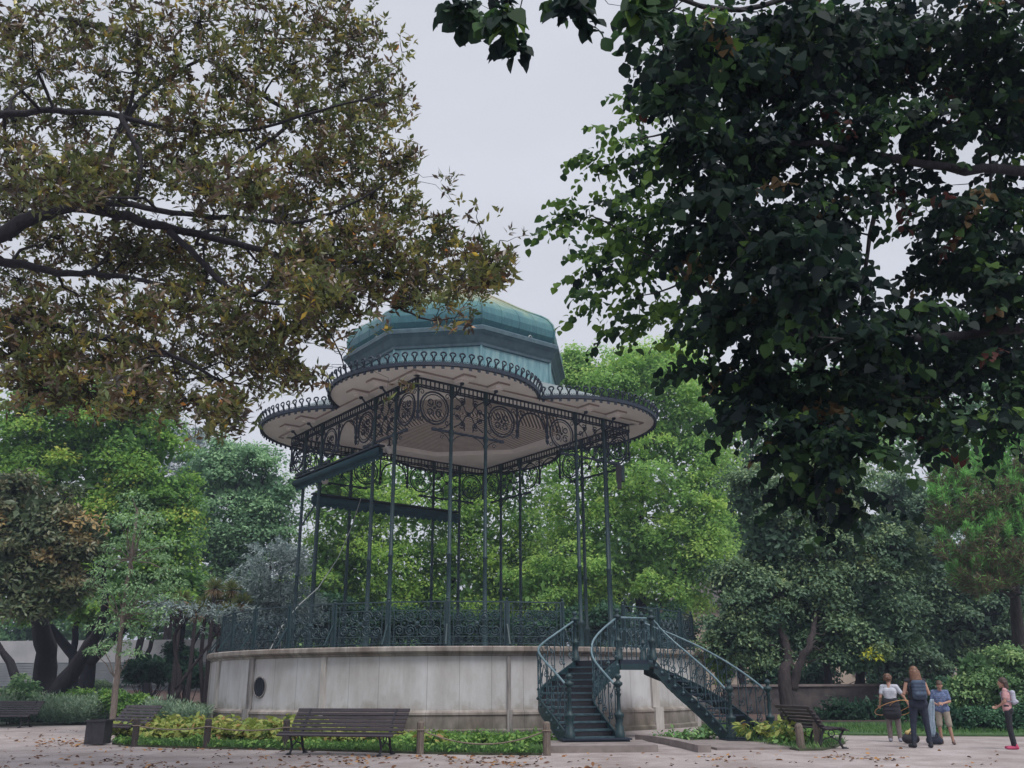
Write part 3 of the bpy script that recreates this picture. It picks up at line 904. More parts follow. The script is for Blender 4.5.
# soffit mouldings along the frieze and corbels over the columns
b = MB(); b3 = MB()
for (A, B) in SIDES:
    d = (B-A).normalized(); nrm = Vector((d.y, -d.x, 0)); rz = math.atan2(d.y, d.x)
    if nrm.dot(A) < 0: nrm = -nrm
    c = (A+B)/2
    b.box(c + nrm*0.20 + Vector((0, 0, ZR-0.035)), (SIDE+0.4, 0.40, 0.066), rz=rz)
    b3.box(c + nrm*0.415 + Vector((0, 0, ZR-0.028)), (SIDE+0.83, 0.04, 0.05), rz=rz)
    for t in (U1, U2, SIDE-U2, SIDE-U1):
        q = A + d*t
        b.box(q + nrm*0.72 + Vector((0, 0, ZR-0.05)), (0.44, 0.62, 0.096), rz=rz)
        b.box(q + nrm*0.60 + Vector((0, 0, ZR-0.13)), (0.30, 0.40, 0.07), rz=rz)
        for s in (-1, 1):
            b3.box(q + nrm*0.72 + d*s*0.235 + Vector((0, 0, ZR-0.03)), (0.03, 0.62, 0.054), rz=rz)
        b3.box(q + nrm*1.045 + Vector((0, 0, ZR-0.03)), (0.50, 0.03, 0.054), rz=rz)
b.build('soffit_cornice', M['plaster'], stand, local=True)
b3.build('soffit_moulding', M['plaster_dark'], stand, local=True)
for (A, B) in SIDES:
    d = (B-A).normalized(); nrm = Vector((d.y, -d.x, 0))
    if nrm.dot(A) < 0: nrm = -nrm
    for t in (U1, U2, SIDE-U2, SIDE-U1):
        q = A + d*t
        b = MB()
        b.tube([q + nrm*0.05 + Vector((0, 0, ZTOP-0.5)), q + nrm*0.28 + Vector((0, 0, ZTOP-0.42)), q + nrm*0.5 + Vector((0, 0, ZTOP-0.2)), q + nrm*0.62 + Vector((0, 0, ZTOP-0.06))], 0.035, 5)
        b.sphere(q + nrm*0.60 + Vector((0, 0, ZTOP-0.12)), 0.075, 6, 5)
        b.build('bracket', M['iron_dark'], stand, local=True)
# boarded octagonal ceiling, set back, boards running parallel with its sides
b = MB()
zc = ZR + 0.16
b.add(octa(4.72, ZR) + octa(4.60, ZR-0.03) + octa(4.50, ZR-0.03) + octa(4.42, zc), [(k*8+i, k*8+(i+1) % 8, (k+1)*8+(i+1) % 8, (k+1)*8+i) for k in range(3) for i in range(8)])
b.build('ceiling_moulding', M['plaster'], stand, local=True)
b = MB()
nb = 30
for k in range(nb):
    R1 = 4.42*(1-k/nb); R2 = 4.42*(1-(k+1)/nb)+0.022
    zz = zc + 0.55*(k/nb)
    V = octa(R1, zz) + octa(max(R2, 0.01), zz+0.004) + octa(max(R2-0.02, 0.005), zz+0.05)
    b.add(V, [(j*8+i, j*8+(i+1) % 8, (j+1)*8+(i+1) % 8, (j+1)*8+i) for j in range(2) for i in range(8)])
b.build('board_ceiling', M['boards'], stand, local=True)
b = MB()
for k in range(0, nb):
    R1 = 4.42*(1-k/nb)
    zz = zc + 0.55*(k/nb) - 0.004
    V = octa(R1, zz) + octa(max(R1-0.062, 0.01), zz)
    b.add(V, [(i, (i+1) % 8, 8+(i+1) % 8, 8+i) for i in range(8)])
b.build('ceiling_grooves', M['groove'], stand, local=True)
# drum and dome
b = MB()
b.lathe([(r_*0.965, z_) for r_, z_ in [(4.62, 11.2), (4.62, 11.9), (4.45, 12.0), (4.38, 12.05), (4.38, 13.05)]], 8, phase=PI/8)
b.build('drum', M['copper_panel'], stand, local=True)
b = MB()
for i in range(8):
    a = PI/8 + i*PI/4
    b.tube([pol(4.40*0.965, a, 11.9), pol(4.40*0.965, a, 13.1)], 0.05, 5)
b.build('drum_corner_bead', M['copper_panel'], stand, local=True)
b = MB()
b.lathe([(r_*0.965, z_) for r_, z_ in [(4.38, 13.0), (4.46, 13.03), (4.46, 13.12), (4.52, 13.2), (4.62, 13.4), (4.74, 13.5), (4.80, 13.52), (4.80, 13.66), (4.74, 13.72), (4.2, 13.78)]], 8, phase=PI/8)
b.build('dome_cornice', M['copper_dark'], stand, local=True)
b = MB()
prof = [(4.50, 13.74), (4.66, 13.84), (4.80, 14.02), (4.84, 14.28), (4.76, 14.55), (4.56, 14.80), (4.22, 15.02), (3.75, 15.25), (3.1, 15.6), (2.1, 16.2), (1.05, 16.82), (0.3, 17.22), (0.15, 17.3)]
prof = [(r_*0.925, z_) for r_, z_ in prof]
b.lathe(prof, 8, phase=PI/8)
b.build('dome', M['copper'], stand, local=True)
b = MB()
for i in range(8):
    a = PI/8 + i*PI/4
    b.tube([pol(r+0.01, a, z+0.01) for r, z in prof], 0.045, 5)
for i in range(8):
    for q in (-0.5, 0.0, 0.5):
        a = i*PI/4 + q*PI/8
        kk = math.cos(PI/8)/math.cos(a - i*PI/4)
        b.tube([pol(r*kk+0.004, a, z) for r, z in prof[:10]], 0.014, 4)
b.build('dome_rib', M['copper'], stand, local=True)
b = MB()
b.lathe([(0.2, 17.25), (0.24, 17.33), (0.1, 17.4), (0.12, 17.5), (0.02, 17.6)], 10)
b.build('finial', M['copper_dark'], stand, local=True)
for i in range(8):
    a = i*PI/4 + 0.13
    b = MB()
    rr = 4.40*math.cos(PI/8)/math.cos((a + PI/8) % (PI/4) - PI/8)
    nrm = Vector((math.sin(a), -math.cos(a), 0)); tg = Vector((math.cos(a), math.sin(a), 0))
    b.tube([pol(rr-0.02, a, 13.74) + tg*0.09*math.cos(q) + Vector((0, 0, 0.11*math.sin(q))) + nrm*0.05 for q in [PI*j/8 for j in range(9)]], 0.03, 5)
    b.build('dome_hook', M['zinc'], stand, local=True)
# ---- balustrade around the stage
RR = 8.50
ZB0, ZB1 = ZWALL, 3.56
open0, open1 = math.radians(23.5) - PSI, math.radians(38.5) - PSI
npan = 30
def balustrade_panel(w):
    b = MB(); ax = (1, 0, 0)
    h = ZB1-ZB0
    for s in (-1, 1):
        b.box((s*(w/2-0.05), 0, h/2), (0.05, 0.05, h))
        b.box((s*(w/2-0.17), 0, h/2-0.05), (0.022, 0.022, h-0.1))
    for z in (0.09, 0.28, h-0.26, h-0.02):
        b.box((0, 0, z), (w, 0.03 if z < h-0.1 else 0.06, 0.022 if z < h-0.1 else 0.035))
    zc = (0.28+h-0.26)/2; ww = w/2-0.17; hh = (h-0.54)/2
    b.sphere((0, 0, zc), 0.07, 6, 4)
    for q in range(4):
        a = PI/4 + q*PI/2
        b.tube([(0.05*math.cos(a), 0, zc+0.05*math.sin(a)), (0.20*math.cos(a), 0, zc+0.16*math.sin(a))], 0.018, 4)
    for dx in (-1, 1):
        for dz in (-1, 1):
            c_ = (dx*ww*0.30, 0, zc+dz*hh*0.55)
            spiral(b, c_, 0.17, ax, 0, 1.9, 0.020, dx*dz, n=18); b.sphere(c_, 0.038, 5, 4)
            c_ = (dx*ww*0.78, 0, zc+dz*hh*0.55)
            spiral(b, c_, 0.15, ax, PI, 1.7, 0.020, -dx*dz, n=16); b.sphere(c_, 0.035, 5, 4)
        b.tube(ring_pts((dx*ww*0.55, 0, zc), 0.11, ax, (0, 0, 1), 10), 0.016, 4, closed=True)
        b.sphere((dx*ww*0.55, 0, zc), 0.035, 5, 4)
    for i in range(7):
        x = -ww + 2*ww*i/6
        b.tube(ring_pts((x, 0, 0.185), 0.055, ax, (0, 0, 1), 8), 0.010, 4, closed=True)
        b.tube(ring_pts((x, 0, h-0.14), 0.055, ax, (0, 0, 1), 8), 0.010, 4, closed=True)
    b.tube([(0, 0, 0.28), (0, 0, zc-hh*0.4)], 0.012, 4); b.tube([(0, 0, zc+hh*0.4), (0, 0, h-0.26)], 0.012, 4)
    return b
span = 2*PI - (open1-open0)
da = span/npan
pw_ = 2*RR*math.sin(da/2)
pmesh = None; postmesh = None
for i in range(npan):
    a = open1 + (i+0.5)*da
    if pmesh is None:
        o = balustrade_panel(pw_-0.02).build('balustrade_panel', M['iron_rail'], stand, local=True); pmesh = o.data
    else:
        o = bpy.data.objects.new('balustrade_panel', pmesh); COL.objects.link(o); o.parent = stand
    o.location = pol(RR*math.cos(da/2), a, ZB0) + BO; o.rotation_euler = (0, 0, a)
for i in range(npan+1):
    a = open1 + i*da
    if postmesh is None:
        b = MB(); b.box((0, 0, (ZB1-ZB0)/2), (0.07, 0.12, ZB1-ZB0)); b.box((0, -0.22, 0.35), (0.04, 0.04, 0.75), R=Matrix.Rotation(-0.6, 3, 'X'))
        b.lathe([(0.05, ZB1-ZB0), (0.03, ZB1-ZB0+0.03), (0.05, ZB1-ZB0+0.07), (0.0, ZB1-ZB0+0.12)], 6)
        o = b.build('balustrade_post', M['iron'], stand, local=True); postmesh = o.data
    else:
        o = bpy.data.objects.new('balustrade_post', postmesh); COL.objects.link(o); o.parent = stand
    o.location = pol(RR, a, ZB0) + BO; o.rotation_euler = (0, 0, a)

# ---- rolled awnings, lamps and the spotlight
def awning(P, Q, z, r=0.17):
    """rolled awning between local points P and Q hung at height z"""
    P, Q = Vector((P[0], P[1], z)), Vector((Q[0], Q[1], z))
    d = (Q-P).normalized(); nrm = Vector((d.y, -d.x, 0))
    b = MB()
    b.bar(P + Vector((0, 0, -0.04)), Q + Vector((0, 0, -0.04)), 0.16, r*1.25)
    b.tube([P + nrm*0.10, Q + nrm*0.10], r*0.55, 9)
    root_ = b.build('rolled_awning', M['awning'], stand, local=True, smooth=True)
    b = MB()
    b.bar(P + Vector((0, 0, r*0.9)), Q + Vector((0, 0, r*0.9)), 0.30, 0.06)
    b.bar(P + Vector((0, 0, -r*0.2))-nrm*(r+0.01), Q + Vector((0, 0, -r*0.2))-nrm*(r+0.01), 0.02, 0.05)
    b.build('awning_box', M['iron_dark'], root_, local=True)
    L = (Q-P).length; n_ = int(L/0.28); b = MB()
    for i in range(n_):
        c = P + d*(L*(i+0.5)/n_)
        pts = [c + d*(L/n_/2)*math.cos(PI+PI*j/6) + Vector((0, 0, -r*0.75 + 0.14*math.sin(PI+PI*j/6))) + nrm*0.05 for j in range(7)]
        k = len(b.v); b.v += [tuple(p) for p in pts] + [tuple(p - nrm*0.02) for p in pts]
        b.f.append(tuple(range(k, k+7))); b.f.append(tuple(range(k+13, k+6, -1)))
    b.build('scalloped_edge', M['awning'], root_, local=True)
    return root_
dl = (near-left).normalized(); nl = Vector((dl.y, -dl.x, 0))
if nl.dot(left) < 0: nl = -nl
def mid_on(px, py, A, B, off):
    """height and place on the vertical plane of a side where a pixel's ray meets it"""
    v_ = Vector(ray(px, py)); o_ = W2L((0, 0, EYE)); dr = Rb.transposed() @ v_
    nn = Vector(((B-A).y, -(B-A).x, 0)).normalized()
    if nn.dot(A) < 0: nn = -nn
    p0 = A + nn*off
    t = (p0-o_).dot(nn)/dr.dot(nn)
    return o_ + dr*t
a0 = mid_on(297, 485, left, near, 0.18); a1_ = mid_on(381, 450, left, near, 0.18)
awning(a0, a1_, (a0.z+a1_.z)/2, 0.23)
c0 = mid_on(312, 500, back, left, -0.15); c1 = mid_on(458, 516, back, left, -0.15)
awning(c0, c1, (c0.z+c1.z)/2, 0.24)
b = MB()
q0 = mid_on(314, 506, left, near, 0.3); q1 = mid_on(300, 528, left, near, 0.9)
b.tube([q0, q1, q1 + Vector((0, 0, -0.5))], 0.035, 5)
b.build('awning_arm', M['iron_dark'], stand, local=True)
for (px, py, A, B) in ((389, 450, left, near), (325, 481, back, left)):
    c = mid_on(px, py, A, B, -0.25)
    b = MB(); b.sphere(c, 0.15, 14, 10)
    g = b.build('globe_lamp', M['globe'], stand, local=True, smooth=True)
    b = MB(); b.tube([c + Vector((0, 0, 0.14)), c + Vector((0, 0, 0.42)), c + Vector((-0.12, 0, 0.62)), c + Vector((0.05, 0, 0.75))], 0.03, 5); b.lathe([(0.07, 0.12), (0.08, 0.17), (0.03, 0.2)], 8, c=c)
    b.build('lamp_bracket', M['iron_dark'], g, local=True)
c = mid_on(619, 474, near, right, 0.45)
b = MB(); b.box(c, (0.22, 0.30, 0.62), R=Matrix.Rotation(0.15, 3, 'X')); b.box(c + Vector((0.0, 0, -0.42)), (0.16, 0.16, 0.3))
sp = b.build('loudspeaker', M['black'], stand, local=True)
b = MB(); b.box(c + Vector((0.16, 0.04, 0.02)), (0.10, 0.26, 0.6)); b.tube([c + Vector((0, 0, 0.3)), c + Vector((-0.25, 0.3, 0.35))], 0.03, 5)
b.build('speaker_bracket', M['iron'], sp, local=True)

# ---- the double staircase
def hermite(P0, T0, P3, T3, L0, L3, t):
    h00 = 2*t**3-3*t**2+1; h10 = t**3-2*t**2+t; h01 = -2*t**3+3*t**2; h11 = t**3-t**2
    return P0*h00 + T0*(L0*h10) + P3*h01 + T3*(L3*h11)
def turned_post(h):
    return [(0.105, 0), (0.105, 0.10), (0.085, 0.12), (0.085, 0.22), (0.06, 0.25), (0.09, 0.38), (0.105, 0.43), (0.11, 0.47), (0.05, 0.50), (0.042, 0.56), (0.038, h-0.36), (0.06, h-0.33), (0.04, h-0.29), (0.055, h-0.26),
            (0.10, h-0.22), (0.10, h-0.18), (0.05, h-0.15), (0.035, h-0.12), (0.075, h-0.07), (0.075, h-0.04), (0.035, h), (0.0, h+0.01)]
ZL = 1.84
def flight(P0, T0, P3, T3, L0, L3, W0, W3, ntr, zfoot, shade_sheets, lpost_top):
    P0, T0, P3, T3 = Vector(P0), Vector(T0).normalized(), Vector(P3), Vector(T3).normalized()
    K = 60
    pts = [hermite(P0, T0, P3, T3, L0, L3, i/K) for i in range(K+1)]
    cum = [0]
    for i in range(K): cum.append(cum[-1] + (pts[i+1]-pts[i]).length)
    tot = cum[-1]
    def pos(s):
        s = max(0, min(tot, s))
        for i in range(K):
            if cum[i+1] >= s:
                u = (s-cum[i])/max(cum[i+1]-cum[i], 1e-9)
                p = pts[i].lerp(pts[i+1], u); t = (pts[i+1]-pts[i]).normalized()
                # smooth tangent
                j0, j1 = max(i-2, 0), min(i+3, K)
                return p, (pts[j1]-pts[j0]).normalized(), W0 + (W3-W0)*s/tot
        return pts[-1], T3, W3
    fl = MB(); fl2 = MB()
    # root part: both stringers
    def zat(s): return ZL - (ZL-zfoot)*s/tot
    sides = []
    for sg in (-1, 1):
        line = []
        for i in range(41):
            s = tot*i/40
            p, t, w = pos(s)
            sd_ = Vector((-t.y, t.x, 0))*sg*w/2
            line.append((Vector((p.x+sd_.x, p.y+sd_.y)), zat(s), t, sd_.normalized()))
        sides.append(line)
        V = []
        for q, z, t, nr in line:
            for dn, dz in ((-0.02, -0.30), (0.02, -0.30), (0.02, 0.02), (-0.02, 0.02)):
                V.append((q.x+nr.x*dn, q.y+nr.y*dn, z+dz))
        Fs = [(4*i+j, 4*i+(j+1) % 4, 4*i+4+(j+1) % 4, 4*i+4+j) for i in range(40) for j in range(4)]
        fl.add(V, Fs)
        fl.tube([(q.x, q.y, z-0.30) for q, z, t, nr in line], 0.03, 5)
    R_ = fl.build('stair_flight', M['iron'], stand)
    going = tot/ntr
    for i in range(ntr):
        s = (i+0.5)*going
        z = ZL - (ZL-zfoot)*(i+1)/(ntr+0.0) + 0.0
        if i == ntr-1: z = zfoot+0.012
        b = MB()
        V = []
        for ss in (s-going*0.62, s+going*0.5):
            p, t, w = pos(ss)
            nr = Vector((-t.y, t.x, 0))
            if ss > s:   # nosing
                p = p + t*0.02
            for sg in (-1, 1):
                for dz in (-0.035, 0.0):
                    V.append((p.x+nr.x*sg*(w/2+0.03), p.y+nr.y*sg*(w/2+0.03), z+dz))
        b.add(V, [(0, 1, 3, 2), (4, 6, 7, 5), (0, 4, 5, 1), (2, 3, 7, 6), (0, 2, 6, 4), (1, 5, 7, 3)])
        b.build('tread', M['iron_light'] if shade_sheets else M['iron_dark'], R_)
        if shade_sheets:  # added black sheets: the shade under the landing seen between open treads
            b = MB()
            p, t, w = pos(s-going*0.5)
            nr = Vector((-t.y, t.x, 0))
            zt = z + (ZL-zfoot)/ntr - 0.035
            a_, c_ = p-nr*w/2, p+nr*w/2
            b.bar((a_.x, a_.y, (z+zt)/2), (c_.x, c_.y, (z+zt)/2), 0.01, zt-z-0.004)
            b.build('shade_sheet', M['black'], R_)
    HR = 1.0
    for li, line in enumerate(sides):
        b = MB()
        b.tube([(q.x, q.y, z+HR-0.02*math.sin(PI*i/40)) for i, (q, z, t, nr) in enumerate(line)], 0.026, 7)
        b.build('handrail', M['handrail'], R_, smooth=True)
        nb_ = ntr+1
        for k in range(ntr):
            s0 = (k+0.5)/ntr*40
            i0 = int(s0)
            q, z, t, nr = line[min(i0, 40)]
            b = MB()
            zb = ZL - (ZL-zfoot)*(k+1)/ntr
            T3_ = Vector((t.x, t.y, 0)); base = Vector((q.x, q.y, zb)) + Vector((nr.x, nr.y, 0))*0.02
            zt = z+HR-0.02
            b.tube([base, Vector((base.x, base.y, zt))], 0.014, 5)
            b.sphere((base.x, base.y, zb+0.22), 0.035, 6, 4); b.sphere((base.x, base.y, zb+0.02), 0.045, 6, 4)
            hh = zt-zb
            # S scrolls leaning down the slope
            S_ = [base + T3_*x_ + Vector((0, 0, y_*hh - x_*(ZL-zfoot)/tot)) for x_, y_ in ((0.0, 0.30), (0.10, 0.34), (0.15, 0.45), (0.10, 0.58), (0.16, 0.74), (0.24, 0.86), (0.30, 0.96))]
            b.tube(S_, 0.012, 4)
            spiral(b, base + T3_*0.10 + Vector((0, 0, hh*0.24)), 0.08, T3_, PI/2, 1.2, 0.012, -1)
            spiral(b, base + T3_*0.13 + Vector((0, 0, hh*0.62)), 0.07, T3_, 0, 1.2, 0.012, 1)
            spiral(b, base + T3_*0.08 + Vector((0, 0, hh*0.82)), 0.06, T3_, PI, 1.1, 0.011, -1)
            b.build('baluster', M['iron_light'], R_)
        q, z, t, nr = line[-1]
        b = MB(); b.lathe(turned_post(1.28), 12, c=(q.x + t.x*0.05, q.y + t.y*0.05, zfoot))
        b.build('newel_post', M['iron'], R_, smooth=True)
        q, z, t, nr = line[0]
        b = MB(); b.lathe(turned_post(1.22), 12, c=(q.x, q.y, ZL))
        b.build('newel_post', M['iron'], R_, smooth=True)
    return sides
ZF = 0.20
zv = Vector
Lp = flight((2.08, 23.72, 0), (-0.69, -0.72, 0), (1.70, 20.55, 0), (0.30, -0.95, 0), 5.5, 5.4, 1.36, 1.13, 11, ZF, True, True)
Rp = flight((3.44, 24.28, 0), (0.95, 0.12, 0), (5.46, 22.42, 0), (0.26, -0.96, 0), 2.7, 2.9, 1.22, 1.02, 11, 0.075, False, True)
# landing: a bridge from the stage to the heads of the two flights
b = MB()
zl0 = ZL-0.10
lp = [(1.58, 24.22), (2.60, 23.22), (3.36, 23.66), (3.52, 24.90), (4.15, 27.75), (1.75, 26.95)]
nl_ = len(lp)
V = [(x, y, ZL) for x, y in lp] + [(x, y, zl0) for x, y in lp]
b.add(V, [tuple(range(nl_)), tuple(range(2*nl_-1, nl_-1, -1))] + [(i, nl_+i, nl_+(i+1) % nl_, (i+1) % nl_) for i in range(nl_)])
ld = b.build('landing', M['iron_dark'], stand)
for (A, B) in (((2.60, 23.22), (3.36, 23.66)), ((1.58, 24.22), (1.72, 26.8)), ((3.52, 24.90), (4.0, 27.3))):
    A3, B3 = Vector((A[0], A[1], ZL)), Vector((B[0], B[1], ZL))
    b = MB(); b.tube([A3 + Vector((0, 0, 1.0)), B3 + Vector((0, 0, 1.0))], 0.028, 6)
    b.build('landing_rail', M['handrail'], ld)
    b = MB(); n_ = max(5, int((B3-A3).length/0.14)); dd = (B3-A3).normalized()
    for i in range(n_):
        p = A3.lerp(B3, (i+0.5)/n_)
        b.tube([p, p + Vector((0, 0, 1.0))], 0.013, 4)
        spiral(b, p + Vector((0, 0, 0.3)), 0.07, dd, 0, 1.2, 0.012, 1 if i % 2 else -1)
        spiral(b, p + Vector((0, 0, 0.7)), 0.07, dd, PI, 1.2, 0.012, -1 if i % 2 else 1)
    b.build('landing_grille', M['iron_light'], ld)
b = MB()
b.bar((2.60, 23.22, zl0-0.07), (3.36, 23.66, zl0-0.07), 0.05, 0.14)
b.bar((2.58, 23.24, zl0-0.05), (2.10, 22.75, 1.28), 0.06, 0.14)
b.bar((1.62, 24.25, zl0-0.07), (1.75, 26.9, zl0-0.07), 0.05, 0.14)
b.bar((3.50, 24.95, zl0-0.07), (4.0, 27.5, zl0-0.07), 0.05, 0.14)
b.build('landing_bracket', M['iron'], ld)
for (x, y, rz, zf) in ((1.71, 20.52, 0.1, ZF), (5.5, 22.36, 0.2, 0.075)):
    b = MB(); b.box((x, y, zf-0.02), (1.46, 0.60, 0.03), rz=rz); b.box((x, y, zf-0.10), (1.38, 0.5, 0.12), rz=rz)
    b.build('foot_plate', M['iron_dark'], stand)
b = MB(); b.box((1.72, 20.05, 0.065), (2.15, 1.9, 0.13), rz=0.03); b.build('stone_step', M['slab'], stand)
b = MB(); b.box((5.05, 21.15, 0.022), (2.2, 2.9, 0.044), rz=0.08); b.build('stone_step', M['slab'], stand)

# slack cable from the vent over the wall up to the awning
b = MB()
cpts = [at(262, 676, 28.45), at(266, 655, 28.3), at(271, 648, 28.4), at(284, 622, 29.3), at(300, 604, 30.0), at(318, 588, 31.0), at(338, 558, 32.5), at(352, 526, 33.6), at(361, 498, 34.6)]
b.tube(cpts, 0.015, 5)
cable = b.build('cable', M['cable'], None)
tag(cable, 'slack pale cable running from the round vent up over the railing to the rolled awning', 'cable')

# ================================================================== SETTING
def sstep(a, b_, x):
    t = np.clip((x-a)/(b_-a), 0, 1)
    return t*t*(3-2*t)
def ground_z(x, y):
    x = np.asarray(x, float); y = np.asarray(y, float)
    r = 1.15*sstep(42, 60, y)*(1 - 0.55*sstep(2, 14, x))
    return r - 0.012 + 0.03*np.sin(x*0.7)*np.sin(y*0.5)*sstep(38, 44, y)
xs = np.concatenate([np.linspace(-700, -90, 10), np.linspace(-80, 80, 81), np.linspace(90, 700, 10)])
ys = np.concatenate([np.linspace(-300, -30, 7), np.linspace(-25, 120, 74), np.linspace(140, 1500, 12)])
X, Y = np.meshgrid(xs, ys)
Z = ground_z(X, Y)
b = MB()
nx = len(xs)
b.v = [tuple(p) for p in np.stack([X, Y, Z], -1).reshape(-1, 3)]
b.f = [(j*nx+i, j*nx+i+1, (j+1)*nx+i+1, (j+1)*nx+i) for j in range(len(ys)-1) for i in range(nx-1)]
tag(b.build('ground', M['soil'], smooth=True), kind='structure')
def sheet(name, pts, z, mat, thick=0.0):
    b = MB(); n_ = len(pts)
    b.v = [(x, y, z) for x, y in pts]
    b.f = [tuple(range(n_))]
    if thick:
        b.v += [(x, y, z-thick) for x, y in pts]
        b.f += [(i, n_+i, n_+(i+1) % n_, (i+1) % n_) for i in range(n_)]
    return tag(b.build(name, mat), kind='structure')
sheet('path', [(-70, -40), (70, -40), (70, 23.2), (14, 23.6), (10.5, 24.2), (8.4, 24.9), (7.4, 27), (7.2, 34), (-8, 40), (-12.6, 35.5), (-15.2, 34.3), (-17.4, 33.2), (-70, 33)], 0.0, M['gravel'])
bed_pts = [(-9.3, 22.6), (-8.5, 21.75), (-7.4, 21.2), (-6.5, 20.85), (-4.4, 20.15), (-3.0, 19.55), (-1.9, 19.0), (-0.6, 18.6), (0.52, 18.45), (0.60, 19.6), (0.75, 21.5), (0.9, 27.0), (-2, 28.5), (-8, 30.5), (-9.5, 36), (-13.0, 36.5), (-12.0, 32), (-10.9, 27)]
sheet('flower_bed', bed_pts, 0.04, M['bedsoil'], 0.06)
bedR = [(5.62, 19.3), (6.1, 19.35), (6.6, 20.1), (7.3, 21.5), (7.6, 24.6), (7.6, 30), (6.8, 33), (5.2, 27.5), (5.25, 22.0)]
sheet('flower_bed', bedR, 0.035, M['bedsoil'], 0.05)
sheet('lawn', [(8.2, 25.3), (10.6, 24.6), (13.8, 24.1), (20, 23.9), (22, 33), (8.0, 33), (7.8, 27)], 0.03, M['lawn'], 0.05)
sheet('flower_bed', [(-40, 33.4), (-17.4, 33.6), (-15.2, 34.7), (-12.8, 36.0), (-11, 38.5), (-16, 41), (-40, 41)], 0.03, M['bedsoil'], 0.05)
# masonry kerb by the stairs
kp = [on_ground(x, y) for x, y in ((640, 741), (655, 742), (672, 745), (690, 749), (706, 753))]
b = MB()
for i in range(len(kp)-1):
    a_, c_ = kp[i], kp[i+1]
    b.bar((a_.x, a_.y+0.12, 0.06), (c_.x, c_.y+0.12, 0.06), 0.26, 0.15)
tag(b.build('kerb', M['slab']), kind='structure')

# stone wall behind the right side
b = MB()
b.bar((9.5, 43, 0.5), (34, 40, 0.5), 0.5, 1.3)
wl = b.build('stone_wall', M['oldstone'])
tag(wl, 'low dark stone wall under the trees behind the group of children', 'wall')
b = MB(); b.bar((9.5, 43, 1.20), (34, 40, 1.20), 0.62, 0.10); b.build('coping', M['slab'], wl)
# building behind the trees, right
bl = empty('building', (22, 72, 0.4)); tag(bl, 'pale tan rendered building glimpsed between trunks behind the stone wall', 'building')
b = MB(); b.box((24, 74, 3.4), (26, 8, 7.0)); b.build('wall', M['tan_wall'], bl)
b = MB(); b.add([(10.6, 69.5, 6.9), (37.4, 69.5, 6.9), (37.4, 78.5, 6.9), (10.6, 78.5, 6.9), (13, 74, 9), (35, 74, 9)], [(0, 1, 5, 4), (2, 3, 4, 5), (0, 4, 3), (1, 2, 5), (3, 2, 1, 0)]); b.build('roof', M['oldstone'], bl)
for i in range(8):
    x = 12.6 + i*3.2
    for z in (2.6, 5.2):
        b = MB(); b.box((x, 69.96, z), (1.1, 0.12, 1.5)); w_ = b.build('window', M['pilaster'], bl)
        b = MB(); b.box((x, 69.88, z), (0.9, 0.06, 1.3)); b.build('pane', M['glass_dark'], w_)
# hoarding behind the trees, left
hd = empty('hoarding', (-30, 58, 1)); tag(hd, 'long white site hoarding with ribbed grey lower sheets behind the trees on the left', 'hoarding')
b = MB()
b.bar((-62, 60, 3.35), (-14, 57, 3.35), 0.08, 1.3); b.build('upper_sheet', M['hoarding'], hd)
b = MB()
for i in range(9):
    z = 1.42 + i*0.145
    b.bar((-62, 59.94, z), (-14, 56.94, z), 0.10, 0.115)
b.bar((-62, 60.04, 1.9), (-14, 57.04, 1.9), 0.05, 1.6)
b.build('ribbed_sheet', M['hoarding_low'], hd)
for i in range(12):
    x = -60 + i*4; yy = 60 - 3*(x+62)/48
    b = MB(); b.box((x, yy-0.12, 2.3), (0.10, 0.08, 3.4)); b.build('post', M['pilaster'], hd)

# street lamp
p = at(945, 690, 52)
gz = float(ground_z(p.x, 52))
lm = empty('street_lamp', (p.x, 52, gz)); tag(lm, 'old park street lamp with glass lantern behind the boy in shorts', 'street lamp')
b = MB(); b.lathe([(0.14, 0), (0.14, 0.3), (0.07, 0.4), (0.05, 1.2), (0.05, 1.45)], 8, c=(p.x, 52, gz)); b.build('pole', M['black'], lm)
b = MB(); zt = 1.60; b.lathe([(0.12, zt), (0.26, zt+0.6)], 6, c=(p.x, 52, 0)); b.build('lantern', M['globe'], lm)
b = MB(); b.lathe([(0.33, zt+0.6), (0.30, zt+0.66), (0.14, zt+0.85), (0.05, zt+0.9), (0.03, zt+1.05)], 6, c=(p.x, 52, 0)); b.build('cap', M['black'], lm)

# ================================================================== TREES
def make_tree(name, label, cat, base, lobes, stems, mat_f, mat_w, rc, per, L, W, seed, group=None, r_sub=0.06, maxsub=60, **kw):
    bz = float(ground_z(base[0], base[1]))
    root = empty(name, (base[0], base[1], bz))
    tag(root, label, cat, group)
    o, C = crown('crown', lobes, rc, per, L, W, mat_f, root, seed, **kw)
    wood('trunk', mat_w, root, stems, C, r_sub=r_sub, maxsub=maxsub, seed=seed)
    return root, C

def straight(base, top, bend=0.03, n=4, seed=0):
    rr = random.Random(seed)
    a, b_ = Vector(base), Vector(top)
    L = (b_-a).length
    return [a.lerp(b_, i/n) + (Vector((rr.uniform(-1, 1), rr.uniform(-1, 1), 0))*bend*L if 0 < i < n else Vector((0, 0, 0))) for i in range(n+1)]

